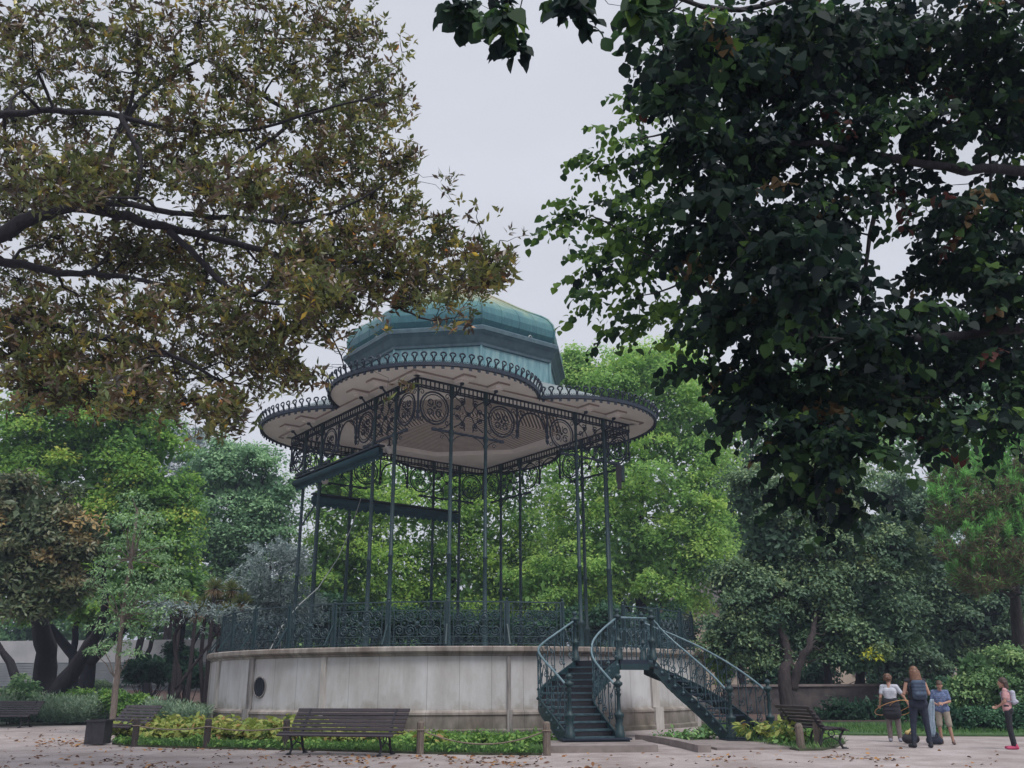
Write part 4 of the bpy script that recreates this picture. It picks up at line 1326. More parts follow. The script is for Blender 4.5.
# A: bright yellow green tree right behind the stand
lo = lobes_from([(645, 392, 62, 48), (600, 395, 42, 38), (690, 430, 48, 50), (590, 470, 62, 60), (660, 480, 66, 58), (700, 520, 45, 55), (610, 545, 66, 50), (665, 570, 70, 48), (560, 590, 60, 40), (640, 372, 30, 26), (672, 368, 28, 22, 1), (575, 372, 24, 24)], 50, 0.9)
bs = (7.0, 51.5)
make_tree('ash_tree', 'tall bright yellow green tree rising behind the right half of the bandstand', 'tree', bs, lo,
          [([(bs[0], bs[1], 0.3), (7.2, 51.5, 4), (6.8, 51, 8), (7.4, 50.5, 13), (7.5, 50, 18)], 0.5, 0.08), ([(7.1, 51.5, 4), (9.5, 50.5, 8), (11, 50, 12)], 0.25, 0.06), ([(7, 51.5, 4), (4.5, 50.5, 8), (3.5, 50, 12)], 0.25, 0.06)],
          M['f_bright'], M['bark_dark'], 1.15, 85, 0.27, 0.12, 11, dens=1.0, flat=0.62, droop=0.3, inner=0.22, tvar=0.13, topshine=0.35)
# B: bright tree behind the left half of the stand
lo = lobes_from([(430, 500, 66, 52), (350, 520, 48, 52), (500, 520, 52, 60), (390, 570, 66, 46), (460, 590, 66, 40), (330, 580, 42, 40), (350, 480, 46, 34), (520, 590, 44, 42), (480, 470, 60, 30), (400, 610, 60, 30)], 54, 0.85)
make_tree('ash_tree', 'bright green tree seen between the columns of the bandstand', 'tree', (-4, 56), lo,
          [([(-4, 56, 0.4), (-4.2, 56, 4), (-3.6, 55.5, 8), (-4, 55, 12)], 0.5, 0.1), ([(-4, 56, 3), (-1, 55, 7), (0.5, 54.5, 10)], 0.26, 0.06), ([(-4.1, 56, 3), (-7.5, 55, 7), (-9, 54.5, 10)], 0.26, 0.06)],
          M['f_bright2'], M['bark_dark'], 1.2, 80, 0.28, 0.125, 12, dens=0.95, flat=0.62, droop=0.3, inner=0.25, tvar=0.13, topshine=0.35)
# C: big green tree on the left
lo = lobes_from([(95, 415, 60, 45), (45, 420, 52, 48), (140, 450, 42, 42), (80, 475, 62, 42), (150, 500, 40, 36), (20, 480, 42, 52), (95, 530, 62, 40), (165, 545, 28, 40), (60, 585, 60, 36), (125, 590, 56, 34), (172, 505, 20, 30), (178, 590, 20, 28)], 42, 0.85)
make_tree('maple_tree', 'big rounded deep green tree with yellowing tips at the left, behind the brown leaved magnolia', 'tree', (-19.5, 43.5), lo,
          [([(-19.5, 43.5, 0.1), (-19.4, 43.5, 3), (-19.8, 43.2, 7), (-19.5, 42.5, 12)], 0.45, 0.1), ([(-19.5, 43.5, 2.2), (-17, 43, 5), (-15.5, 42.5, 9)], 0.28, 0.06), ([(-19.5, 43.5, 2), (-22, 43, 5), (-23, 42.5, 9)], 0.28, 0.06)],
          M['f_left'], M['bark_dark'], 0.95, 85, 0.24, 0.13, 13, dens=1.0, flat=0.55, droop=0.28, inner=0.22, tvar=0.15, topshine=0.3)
# E: round grey green tree
lo = lobes_from([(245, 475, 40, 32), (215, 470, 34, 32), (270, 500, 30, 34), (225, 515, 46, 34), (262, 535, 34, 26), (205, 545, 36, 24), (238, 560, 40, 20)], 53, 0.85)
make_tree('oak_tree', 'round grey green tree with a domed crown between the big left tree and the bandstand', 'tree', (-16, 54), lo,
          [([(-16, 54, 0.6), (-16.2, 54, 3), (-15.8, 53.5, 6), (-16, 53, 10)], 0.45, 0.1), ([(-16, 54, 3), (-13.8, 53.5, 6), (-13, 53, 9)], 0.25, 0.05), ([(-16, 54, 3), (-18, 53.5, 6), (-18.6, 53, 9)], 0.25, 0.05)],
          M['f_round'], M['bark_dark'], 1.0, 75, 0.26, 0.13, 14, dens=1.0, flat=0.45, droop=0.2, inner=0.25, tvar=0.14, topshine=0.3)
# conifers with grey blue sprays
def cedar(label, base, survey, Y, seed, trunk, sz=0.30, nper=26, spray=1.3):
    rng = np.random.default_rng(seed)
    bz = float(ground_z(*base))
    root = empty('cedar_tree', (base[0], base[1], bz)); tag(root, label, 'tree')
    P, D, T = [], [], []
    twigs = MB()
    for c, r in lobes_from(survey, Y, 0.8):
        n_ = int(60*r[0]*r[2])
        for i in range(max(n_, 24)):
            d = unit(rng.normal(size=3)); q = c + d*r*(0.3+0.7*rng.random()**0.5)
            out = unit(np.array([q[0]-base[0], q[1]-base[1]-0.5, 0.0]) + 0.3*rng.normal(size=3))
            L_ = spray*(0.6+0.6*rng.random())
            t = rng.random(nper)
            pts = q + out[None]*(t*L_)[:, None] + np.array([0, 0, -0.35])[None]*(t**2*L_)[:, None] + 0.07*rng.normal(size=(nper, 3))
            P.append(pts); D.append(unit(out[None]*0.8 + rng.normal(size=(nper, 3))*0.55)); T.append(np.clip(0.35+0.5*t + 0.12*rng.normal(size=nper), 0, 1))
    P = np.concatenate(P); D = np.concatenate(D); T = np.concatenate(T)
    leaf_mesh('crown', P, D, unit(rng.normal(size=P.shape)+np.array([0, 0, 0.8])), sz, 0.055, T, M['f_cedar'], root)
    C = P[rng.integers(0, len(P), 60)]
    wood('trunk', M['bark'], root, trunk, C, r_sub=0.05, maxsub=60, seed=seed)
cedar('tall pale grey blue cedar rising behind the big left tree', (-22, 60), [(180, 455, 30, 36), (195, 495, 26, 30), (165, 430, 18, 20), (200, 530, 20, 24)], 58, 21, [([(-22, 60, 1), (-22, 60, 8), (-21.5, 59.5, 17)], 0.4, 0.06)])
cedar('small silver grey cedar with feathery sprays just left of the bandstand railing', (-11.6, 43), [(272, 565, 28, 26), (255, 590, 34, 22), (285, 600, 30, 22), (265, 615, 40, 16), (285, 560, 14, 18)], 42, 22, [([(-11.6, 43, 0), (-11.4, 43, 3), (-11.2, 42.6, 7)], 0.2, 0.04)], 0.24, 30, 1.0)
cedar('flat topped drooping cedar with bare hanging twigs at the left of the basement', (-13.5, 37.5), [(205, 610, 46, 7), (170, 606, 26, 8), (235, 618, 24, 5)], 37, 23, [([(-13.5, 37.5, 0), (-13.1, 37.5, 1.5), (-13.4, 37.3, 3.2), (-12.6, 37, 4.0)], 0.16, 0.04), ([(-13.2, 37.5, 1.2), (-12.2, 37.4, 2.6), (-11.3, 37, 3.7)], 0.09, 0.03)], 0.2, 22, 0.9)
# G: magnolia behind on the left
lo = lobes_from([(35, 520, 40, 30), (12, 545, 34, 40), (60, 550, 34, 32), (30, 590, 44, 30), (68, 590, 22, 22), (0, 500, 30, 34), (88, 540, 14, 20)], 31, 0.8)
make_tree('magnolia_tree', 'bronze leaved magnolia with a thick dark forked trunk at the left edge', 'tree', (-15.4, 32.6), lo,
          [([(-17.9, 36.6, 0), (-17.9, 36.6, 1.0), (-17.7, 35.8, 2.6), (-17.2, 33.5, 4.2), (-16.6, 31.5, 6)], 0.72, 0.12), ([(-17.6, 36.5, 0.7), (-16.5, 36.1, 2.2), (-15.4, 35.2, 3.6), (-14.6, 33, 5)], 0.42, 0.08), ([(-18.1, 36.7, 0.1), (-19.0, 36.8, 1.4), (-20.2, 36.6, 3.2)], 0.36, 0.08)],
          M['f_bronze'], M['bark_dark'], 0.62, 60, 0.24, 0.10, 15, dens=1.0, flat=0.8, droop=0.05, inner=0.3, tvar=0.24, tmean=0.5, topshine=0.2)
# slim dark trunks on the left and their small crowns
for k, (bx, by, tx, ty, Yk, r, lab) in enumerate(((72, 690, 78, 610, 47, .28, 'slim dark trunked tree just right of the forked magnolia trunk'), (85, 690, 92, 615, 50, .17, 'thinnest dark trunk leaning right, left of the pale sapling'), (148, 682, 140, 600, 49, .30, 'dark double stemmed tree just right of the pale leaved sapling'), (172, 692, 186, 610, 44, .24, 'twisted tangled trunked tree under the drooping cedar'))):
    P0 = at(bx, by, Yk); P0.z = float(ground_z(P0.x, P0.y))
    P1 = at(tx, ty, Yk)
    lo = lobes_from([(tx, ty-20, 30, 18), (tx+14, ty-10, 22, 14), (tx-18, ty-12, 20, 14)], Yk, 0.8)
    make_tree('slim_tree', lab, 'tree', (P0.x, P0.y), lo, [(straight(P0, P1, 0.03, 4, k), r, r*0.45), (straight(P0.lerp(P1, 0.35), P1 + Vector((1.4, 0, 0.5)), 0.04, 3, k+9), r*0.5, r*0.25)],
              M['f_mid'], M['bark_dark'], 0.8, 60, 0.24, 0.12, 30+k, dens=0.9, flat=0.5, droop=0.3, inner=0.2)
# H: sapling with pale compound whorls
rng = np.random.default_rng(41)
Hb = at(113, 716, 27.0); Hb.z = 0.03
sap = empty('sapling', Hb); tag(sap, 'slender leaning sapling with pale green umbrella like leaf whorls', 'tree')
stem = [Hb, at(117, 680, 27.1), at(122, 620, 27.1), at(131, 560, 27.2), at(137, 512, 27.3)]
whorls = [(128, 525), (146, 548), (160, 558), (118, 562), (138, 588), (165, 588), (108, 592), (128, 602), (158, 612), (110, 618), (142, 635), (104, 648), (132, 655), (176, 585), (100, 585), (148, 518), (132, 498), (137, 508), (120, 520), (155, 522), (128, 540), (168, 545), (112, 548), (150, 560), (102, 573), (132, 575), (172, 570), (118, 592), (150, 590), (168, 600), (100, 603), (134, 612), (152, 622), (100, 630), (118, 643), (95, 652), (140, 597), (160, 577), (142, 535), (108, 562), (125, 628)]
P, D, Nn, T = [], [], [], []
tm = MB()
for (x, y) in whorls:
    c = np.array(at(x, y, 27.1 + rng.normal()*0.45))
    k = min(range(len(stem)), key=lambda i: abs(stem[i].z - (c[2]-0.35)))
    tm.tube(wiggle(stem[k], c, 4, 0.08, 0.05), [0.022, 0.018, 0.014, 0.011, 0.008], 4, caps=False)
    R_ = 0.33*(0.7+0.6*rng.random())
    for j in range(100):
        u_ = unit(rng.normal(size=3)); u_[2] = abs(u_[2])*0.9 - 0.15
        p_ = c + u_*np.array([R_, R_, R_*0.55]) + 0.04*rng.normal(size=3)
        P.append(p_); D.append(u_*0.9 + np.array([0, 0, -0.7]) + 0.5*rng.normal(size=3)); Nn.append(u_ + np.array([0, 0, 0.6]) + 0.4*rng.normal(size=3)); T.append(0.25 + 0.45*max(u_[2], 0) + 0.2*rng.normal())
leaf_mesh('crown', np.array(P), np.array(D), np.array(Nn), 0.115, 0.05, np.array(T), M['f_compound'], sap)
tm.build('branches', M['bark_pale'], sap)
wood('trunk', M['bark_pale'], sap, [(stem, 0.11, 0.04)], None)
# cordylines: heads of strap leaves
rng = np.random.default_rng(43)
cor = empty('cordyline', (-14.5, 40.5, 0)); tag(cor, 'clump of spiky yellow green cordylines with brown skirts below the round tree', 'plant')
P, D, T = [], [], []
hb = MB()
for (x, y) in ((222, 600), (232, 590), (206, 605), (196, 612), (242, 603), (215, 588), (182, 600), (228, 612)):
    c = np.array(at(x, y, 40.5 + rng.normal()*0.5))
    hb.tube([(c[0]+rng.normal()*0.2, c[1], 0), (c[0], c[1], c[2]*0.5), tuple(c)], [0.11, 0.09, 0.07], 6)
    for brown in (0, 1):
        n_ = 130 if not brown else 70
        d = unit(rng.normal(size=(n_, 3))); d[:, 2] = np.abs(d[:, 2])*1.0 if not brown else -np.abs(d[:, 2])*0.8-0.3
        P.append(np.repeat(c[None], n_, 0)); D.append(d); T.append(np.full(n_, 0.97) if brown else rng.random(n_)*0.6)
P = np.concatenate(P); D = np.concatenate(D)
leaf_mesh('crown', P, D, unit(rng.normal(size=P.shape)), 0.55, 0.05, np.concatenate(T), M['f_spike'], cor)
hb.build('trunk', M['bark'], cor)

# L: dark chestnut with a forked trunk, right
lo = lobes_from([(775, 545, 46, 34), (835, 540, 46, 36), (745, 590, 38, 32), (800, 585, 50, 30), (860, 590, 46, 32), (770, 630, 42, 24), (825, 628, 44, 26), (880, 630, 40, 26), (735, 640, 32, 24), (760, 500, 40, 34), (830, 490, 44, 34), (890, 545, 34, 34), (850, 655, 36, 16), (760, 655, 26, 14)], 31, 0.7)
tb = on_ground(789, 727); 
make_tree('chestnut_tree', 'dark grey green chestnut with a forked brown trunk behind the staircase', 'tree', (tb.x, tb.y), lo,
          [([(tb.x, tb.y, 0), (tb.x+0.05, tb.y+0.1, 1.6), tuple(at(789, 660, tb.y+0.4)), tuple(at(776, 600, tb.y+1)), tuple(at(780, 540, tb.y+2))], 0.26, 0.07),
           ([tuple(at(792, 690, tb.y+0.1)), tuple(at(800, 664, tb.y)), tuple(at(812, 640, tb.y)), tuple(at(816, 600, tb.y+1)), tuple(at(830, 540, tb.y+2))], 0.17, 0.05)],
          M['f_dark'], M['bark'], 0.62, 130, 0.16, 0.078, 16, r_sub=0.03, dens=0.95, flat=0.45, droop=0.35, inner=0.3, tvar=0.16, tmean=0.5, topshine=0.4, rare=0.012)
# L2: second dark tree further right
lo = lobes_from([(920, 560, 40, 36), (905, 610, 40, 34), (950, 600, 40, 36), (930, 650, 44, 30), (985, 620, 40, 34), (1015, 600, 34, 50), (1030, 650, 30, 40), (890, 660, 30, 26), (905, 505, 34, 30)], 41, 0.8)
make_tree('chestnut_tree', 'shadowy deep green tree behind the children and the pine', 'tree', (17.5, 42), lo,
          [([(17.5, 42, 0), (17.3, 42, 2), (17.6, 41.5, 5), (17.4, 41, 8)], 0.4, 0.1), ([(17.4, 42, 1.8), (19, 41.5, 4), (20.5, 41, 6)], 0.22, 0.06)],
          M['f_dark'], M['bark_dark'], 0.8, 100, 0.2, 0.10, 17, dens=0.95, flat=0.35, droop=0.3, inner=0.3, tvar=0.14, tmean=0.42, topshine=0.3)
for k, (bx, Yk, r, lab) in enumerate(((829, 44, .26, 'straight dark tree trunk left of the hoop girl, in front of the stone wall'), (861, 45, .30, 'stout dark trunk close left of the hoop girl'), (742, 43, .22, 'dark trunk rising behind the foot of the right stair flight'), (968, 46, .30, 'dark trunk behind the laurel bushes on the right'))):
    P0 = at(bx, 716, Yk); P0.z = float(ground_z(P0.x, Yk)); P1 = at(bx-4+3*k, 628, Yk)
    lo = lobes_from([(bx-5, 625, 36, 20), (bx+14, 640, 26, 16), (bx-20, 645, 22, 15)], Yk, 0.9)
    make_tree('park_tree', lab, 'tree', (P0.x, P0.y), lo, [(straight(P0, P1, 0.03, 4, k+20), r, r*0.4)], M['f_dark'], M['bark_dark'], 0.8, 60, 0.25, 0.12, 50+k, dens=1.0, flat=0.4, droop=0.3, inner=0.2, tmean=0.4)
# M: mid distance trees above them
lo = lobes_from([(740, 440, 44, 44), (790, 440, 48, 46), (725, 500, 34, 48), (850, 450, 54, 46), (910, 450, 46, 44), (770, 395, 46, 40), (835, 395, 46, 40), (900, 395, 46, 40), (960, 420, 44, 46), (1010, 400, 44, 50)], 56, 0.7)
make_tree('plane_tree', 'tall muted green trees crown behind the dark hanging lime boughs', 'tree', (22, 58), lo,
          [([(22, 58, 0.6), (21.5, 57.5, 5), (22, 57, 11), (21, 56, 18)], 0.6, 0.1), ([(21.7, 57.5, 5), (17, 56.5, 10), (14.5, 56, 14)], 0.3, 0.08), ([(21.7, 57.5, 5), (27, 56.5, 10), (31, 56, 15)], 0.3, 0.08)],
          M['f_mid'], M['bark_dark'], 1.3, 60, 0.34, 0.17, 18, dens=0.75, flat=0.45, droop=0.25, inner=0.12, tvar=0.2, topshine=0.3, rmin=0.6)
# N: pine, tufts of long needles
rng = np.random.default_rng(61)
pine = empty('pine_tree', (17.6, 33.0, 0)); tag(pine, 'bright green pine with brownish inner needles at the right edge', 'tree')
P, D, T = [], [], []
cs = []
for c, r in lobes_from([(985, 495, 36, 34), (1015, 470, 32, 36), (958, 510, 26, 26), (975, 545, 34, 32), (1010, 550, 34, 36), (950, 480, 16, 14), (1030, 520, 34, 44), (985, 580, 28, 16), (1020, 440, 20, 14)], 30, 0.8):
    nT = int(85*(r[0]*r[2]+r[0]*r[1]))
    d = shell_dirs(nT, rng, 0.6)
    q = c + d*r*(0.7 + 0.32*rng.random((len(d), 1)))
    for i in range(len(d)):
        cs.append(q[i])
        n_ = 46
        ax = unit(d[i]*0.6 + np.array([0, 0, 0.9]) + 0.25*rng.normal(size=3))
        t = rng.random(n_)
        P.append(q[i] + ax[None]*(t*0.42)[:, None]); dd = unit(ax[None]*0.9 + rng.normal(size=(n_, 3))*0.6)
        D.append(dd)
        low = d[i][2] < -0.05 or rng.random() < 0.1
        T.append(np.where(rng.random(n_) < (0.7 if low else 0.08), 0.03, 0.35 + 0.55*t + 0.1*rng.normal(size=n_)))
P = np.concatenate(P); D = np.concatenate(D)
leaf_mesh('crown', P, D, unit(rng.normal(size=P.shape)), 0.24, 0.030, np.concatenate(T), M['f_pine'], pine)
wood('trunk', M['bark'], pine, [([(17.6, 33, 0), (17.4, 32.5, 3), (17.2, 31.5, 6), (17, 31, 10)], 0.3, 0.06)], np.array(cs), r_sub=0.05, maxsub=120, seed=4, n=8)
# woodland behind everything
rng = np.random.default_rng(71)
lo = []
for i in range(40):
    x = -62 + i*3.3
    for hgt in (3.0, 7.5, 12.0):
        if hgt > 8 and x < 4: continue
        lo.append((np.array([x + rng.normal()*0.7, 84 + rng.normal()*2, hgt + rng.normal()*0.8]), np.array([3.6, 2.0, 3.4])))
o, C = crown('woodland', lo, 1.6, 45, 0.5, 0.26, M['f_mid'], None, 72, dens=0.9, flat=0.5, droop=0.2, inner=0.2, tmean=0.35)
tag(o, kind='stuff')

# ---- shrubs
def shrub(name, label, cat, survey, Y, mat, rc, per, L, W, seed, group=None, shape='rhomb', **kw):
    lo = lobes_from(survey, Y, 0.8)
    c = lo[0][0]
    root = empty(name, (c[0], c[1], float(ground_z(c[0], c[1])))); tag(root, label, cat, group)
    o, C = crown('foliage', lo, rc, per, L, W, mat, root, seed, shape=shape, **kw)
    mb = MB(); rr = random.Random(seed)
    gz_ = float(ground_z(c[0], c[1]))
    for i in range(min(14, len(C))):
        q = C[rr.randrange(len(C))]
        mb.tube(wiggle((c[0]+rr.uniform(-.2, .2), c[1]+rr.uniform(-.1, .3), gz_), q, 4, 0.1, 0, rr), [0.03, 0.025, 0.02, 0.015, 0.008], 4, caps=False)
    mb.build('stems', M['bark'], root)
    return root
shrub('laurel_bush', 'pale green layered laurel shrub behind the girl in pink', 'shrub', [(985, 680, 34, 14), (1012, 665, 26, 18), (960, 690, 22, 12), (1000, 700, 34, 14), (1030, 690, 26, 20), (975, 665, 18, 8)], 27, M['f_laurel'], 0.36, 60, 0.14, 0.06, 81, flat=0.35, droop=0.4, topshine=0.4, inner=0.3)
shrub('dark_bush', 'dark glossy low bush between the boy and the girl in pink', 'shrub', [(958, 722, 22, 15), (985, 725, 24, 14), (935, 727, 16, 10)], 26.3, M['f_bush'], 0.3, 60, 0.12, 0.06, 82, flat=0.5, droop=0.2, inner=0.4)
shrub('dark_bush', 'dark leafy bush at the right edge behind the girl with the pale backpack', 'shrub', [(1015, 722, 24, 16), (1040, 715, 20, 20)], 26.0, M['f_bush'], 0.3, 60, 0.12, 0.06, 83, flat=0.5, droop=0.2, inner=0.4)
shrub('dark_bush', 'shaded bush beneath the pine left of the laurel', 'shrub', [(938, 698, 22, 18), (925, 715, 16, 12), (955, 702, 18, 14)], 30, M['f_bush'], 0.4, 60, 0.16, 0.08, 84, flat=0.5, droop=0.2, inner=0.3, tmean=0.3)
shrub('dark_bush', 'dusky undergrowth bush at the foot of the stone wall', 'shrub', [(870, 712, 30, 12), (840, 714, 20, 10), (900, 710, 20, 12)], 36, M['f_bush'], 0.4, 50, 0.18, 0.09, 85, flat=0.5, inner=0.3, tmean=0.25)
shrub('dark_bush', 'dark thicket behind the low stone wall between the forked chestnut and the children', 'shrub', [(790, 682, 34, 13), (765, 676, 20, 16), (812, 676, 22, 12), (884, 684, 14, 10), (900, 676, 16, 12), (930, 680, 20, 14)], 47, M['f_bush'], 0.6, 50, 0.24, 0.12, 97, flat=0.5, inner=0.3, tmean=0.3)
shrub('dark_bush', 'shadowed bush behind the pale sapling', 'shrub', [(150, 668, 18, 12), (135, 675, 12, 8), (160, 676, 14, 9)], 47, M['f_bush'], 0.5, 55, 0.2, 0.1, 86, flat=0.5, inner=0.3, tmean=0.25)
shrub('dark_bush', 'dim bush left of the basement under the drooping cedar', 'shrub', [(186, 668, 13, 18), (196, 676, 9, 12), (176, 655, 10, 14)], 44, M['f_bush'], 0.45, 55, 0.18, 0.09, 87, flat=0.5, inner=0.3, tmean=0.35)
shrub('fresh_bush', 'fresh green bush behind the lavender, left of the sapling stem', 'shrub', [(75, 702, 20, 9), (62, 708, 14, 8), (88, 706, 12, 8)], 35.5, M['f_lush'], 0.28, 50, 0.16, 0.08, 88, flat=0.6, inner=0.3)
shrub('fresh_bush', 'fresh green bush behind the lavender, right of the sapling stem', 'shrub', [(126, 704, 18, 8), (108, 702, 12, 8), (140, 708, 10, 7)], 34.5, M['f_lush'], 0.28, 50, 0.16, 0.08, 89, flat=0.6, inner=0.3)
shrub('leafy_shoot', 'upright broad leaved young shrub in front of the magnolia trunk', 'shrub', [(18, 690, 9, 12), (28, 692, 7, 7), (12, 699, 7, 9)], 34.5, M['f_compound'], 0.22, 24, 0.2, 0.11, 90, flat=0.7, inner=0.1)
shrub('yellow_bush', 'yellow green bush showing right of the basement behind the stairs', 'shrub', [(722, 668, 10, 14), (714, 660, 8, 8)], 44, M['f_bright'], 0.4, 40, 0.2, 0.1, 91, flat=0.5, inner=0.3)
shrub('dark_bush', 'dark shrub standing right behind the railing on the left', 'shrub', [(330, 618, 44, 20), (280, 625, 40, 16), (385, 625, 36, 16), (440, 628, 40, 14), (500, 630, 40, 14), (560, 628, 40, 16), (610, 625, 34, 18), (660, 628, 34, 18)], 47, M['f_bush'], 0.6, 55, 0.24, 0.12, 92, flat=0.5, inner=0.3, tmean=0.3)

# hedge
rng = np.random.default_rng(95)
n_ = 15000
t = rng.random(n_)
ax_ = np.array([-9.9, 31.4]); bx_ = np.array([-24.5, 56.0])
cen = ax_ + (bx_-ax_)*t[:, None]
dirn = unit((bx_-ax_)[None])[0]; nr = np.array([-dirn[1], dirn[0]])
u = rng.random(n_)*2-1; face = rng.random(n_)
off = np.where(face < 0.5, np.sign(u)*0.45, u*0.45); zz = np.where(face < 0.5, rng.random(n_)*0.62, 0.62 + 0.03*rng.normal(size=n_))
P = np.stack([cen[:, 0]+nr[0]*off, cen[:, 1]+nr[1]*off, zz + ground_z(cen[:, 0], cen[:, 1])], 1) + 0.03*rng.normal(size=(n_, 3))
hroot = empty('hedge', (-14, 39, 0)); tag(hroot, 'long low clipped hedge running back from the left side of the basement', 'hedge')
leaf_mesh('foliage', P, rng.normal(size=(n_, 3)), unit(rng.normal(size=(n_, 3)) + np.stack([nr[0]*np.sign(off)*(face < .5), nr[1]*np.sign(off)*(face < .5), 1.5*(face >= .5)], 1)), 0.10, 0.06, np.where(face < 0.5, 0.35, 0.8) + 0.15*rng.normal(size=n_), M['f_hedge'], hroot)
b = MB()
for i in range(10):
    p0 = ax_ + (bx_-ax_)*i/10; p1 = ax_ + (bx_-ax_)*(i+1)/10
    b.bar((p0[0], p0[1], 0.28+float(ground_z(*p0))), (p1[0], p1[1], 0.28+float(ground_z(*p1))), 0.74, 0.52)
b.build('inner_twigs', M['bark_dark'], hroot)

# lavender clumps
def spiky(name, label, base, h, rad, nst, mat, seed, group=None, w=0.012, parent=None):
    rng = np.random.default_rng(seed)
    root = empty(name, base); tag(root, label, 'plant', group)
    a = rng.random(nst)*2*PI; r_ = rad*np.sqrt(rng.random(nst))
    P0 = np.stack([base[0]+0.5*r_*np.cos(a), base[1]+0.5*r_*np.sin(a), np.full(nst, base[2])], 1)
    D0 = unit(np.stack([np.cos(a)*r_/rad*0.7, np.sin(a)*r_/rad*0.7, np.ones(nst)], 1) + 0.12*rng.normal(size=(nst, 3)))
    P, D, T = [], [], []
    for s in np.linspace(0.12, 1.0, 9):
        P.append(P0 + D0*(h*s*(0.75+0.5*rng.random((nst, 1))))); D.append(D0 + 0.5*rng.normal(size=(nst, 3))); T.append(0.15 + 0.65*s + 0.15*rng.normal(size=nst))
    P = np.concatenate(P); D = np.concatenate(D)
    leaf_mesh('foliage', P, D, unit(rng.normal(size=P.shape)), 0.15, 0.035, np.concatenate(T), mat, root)
    return root
for k, (x, y, Yk, h, rad) in enumerate(((6, 722, 34.2, 0.95, 0.8), (32, 721, 34.6, 0.9, 0.8), (44, 712, 37, 1.1, 0.9), (58, 722, 34.4, 0.85, 0.7), (80, 722, 34.3, 0.8, 0.6), (96, 720, 34.8, 0.85, 0.7), (112, 720, 34.9, 0.9, 0.6), (22, 712, 37.5, 1.0, 0.9))):
    p = at(x, y, Yk)
    spiky('lavender_bush', 'silvery green lavender clump in the border behind the far left bench', (p.x, Yk, 0.02), h, rad, 240, M['f_lavender'], 100+k, 'lavender clumps in the left border')
for k, (x, Yk, h, rad, lab) in enumerate(((160, 31, 0.75, 0.5, 'grey green spiky plant just right of the left bench'), (190, 30, 0.6, 0.55, 'low blue green spiky plant beside the left corner of the basement'))):
    p = at(x, 720, Yk)
    spiky('spiky_plant', lab, (p.x, Yk, 0.05), h, rad, 200, M['f_lavender'], 110+k)

# broad leaved plants in the bed
def broad(name, label, base, h, rad, nl_, mat, seed, group, lf=0.24):
    rng = np.random.default_rng(seed)
    root = empty(name, base); tag(root, label, 'plant', group)
    a = rng.random(nl_)*2*PI; e = rng.random(nl_)
    r_ = rad*np.sqrt(rng.random(nl_)); z = h*(0.35+0.65*rng.random(nl_))*(1-0.4*r_/rad)
    P = np.stack([base[0]+r_*np.cos(a), base[1]+r_*np.sin(a), base[2]+z], 1)
    D = np.stack([np.cos(a), np.sin(a), 0.35-0.9*rng.random(nl_)], 1) + 0.3*rng.normal(size=(nl_, 3))
    Nn = unit(np.stack([np.cos(a)*0.5, np.sin(a)*0.5, np.ones(nl_)], 1) + 0.45*rng.normal(size=(nl_, 3)))
    leaf_mesh('foliage', P, D, Nn, lf*(0.6+0.6*rng.random(nl_)), lf*0.62, 0.35 + 0.5*e + 0.12*rng.normal(size=nl_), mat, root, 'oval')
    mb = MB()
    for i in range(0, nl_, 2):
        mb.tube([(base[0]+rng.normal()*0.05, base[1]+rng.normal()*0.05, base[2]), tuple(P[i])], 0.007, 3, caps=False)
    mb.build('stalks', M['f_lush'], root)
rr = random.Random(5)
k = 0
for i in range(15):      # yellow green drift from the left bench to behind the main bench
    x = 126 + i*12.2
    Yk = 23.6 - 0.16*i + rr.uniform(-0.3, 0.5)
    p = at(x, 740, Yk)
    for rw in range(2):
        broad('hosta_plant', 'yellow green broad leaved plant in the roped bed left of or behind the long bench', (p.x + rw*0.35, Yk + rw*1.1, 0.03), 0.50+0.12*rw+rr.uniform(-.08, .08), 0.44, 120, M['f_broad'], 200+k, 'yellow green bed plants', 0.18); k += 1
for i in range(11):
    x = 300 + i*10
    Yk = 22.0 + rr.uniform(-0.4, 0.6)
    p = at(x, 745, Yk)
    broad('hosta_plant', 'yellow green broad leaved plant in the roped bed left of or behind the long bench', (p.x, Yk, 0.03), 0.36+rr.uniform(-.06, .06), 0.38, 80, M['f_broad'], 240+k, 'yellow green bed plants', 0.16); k += 1
for i in range(12):      # lower fresh green drift in front of the wall
    x = 404 + i*12.3
    Yk = 20.9 + rr.uniform(-0.5, 0.7) - 0.02*i
    p = at(x, 745, Yk)
    broad('groundcover_plant', 'low fresh green leafy plant in the bed between the main bench and the staircase', (p.x, Yk, 0.03), 0.30+rr.uniform(-.06, .10), 0.44, 130, M['f_lush'], 300+k, 'fresh green bed plants', 0.12); k += 1
fr2 = [(-9.0, 22.7), (-8.5, 22.0), (-7.9, 21.7), (-7.3, 21.5), (-6.8, 21.3), (-6.2, 21.05), (-5.6, 20.8), (-5.0, 20.65), (-4.5, 20.45), (-3.9, 20.2), (-3.3, 20.0), (-2.7, 19.75), (-2.2, 19.5), (-1.5, 19.2), (-1.0, 19.05), (-0.4, 18.9), (0.1, 18.8)]
for i, (x, yv) in enumerate(fr2):
    broad('edging_plant', 'small green tuft along the gravel edge of the roped flower bed', (x + rr.uniform(-.1, .1), yv + rr.uniform(-.05, .25), 0.03), 0.20+rr.uniform(-.05, .08), 0.34, 60, M['f_lush'], 420+i, 'tufts edging the flower bed', 0.10)
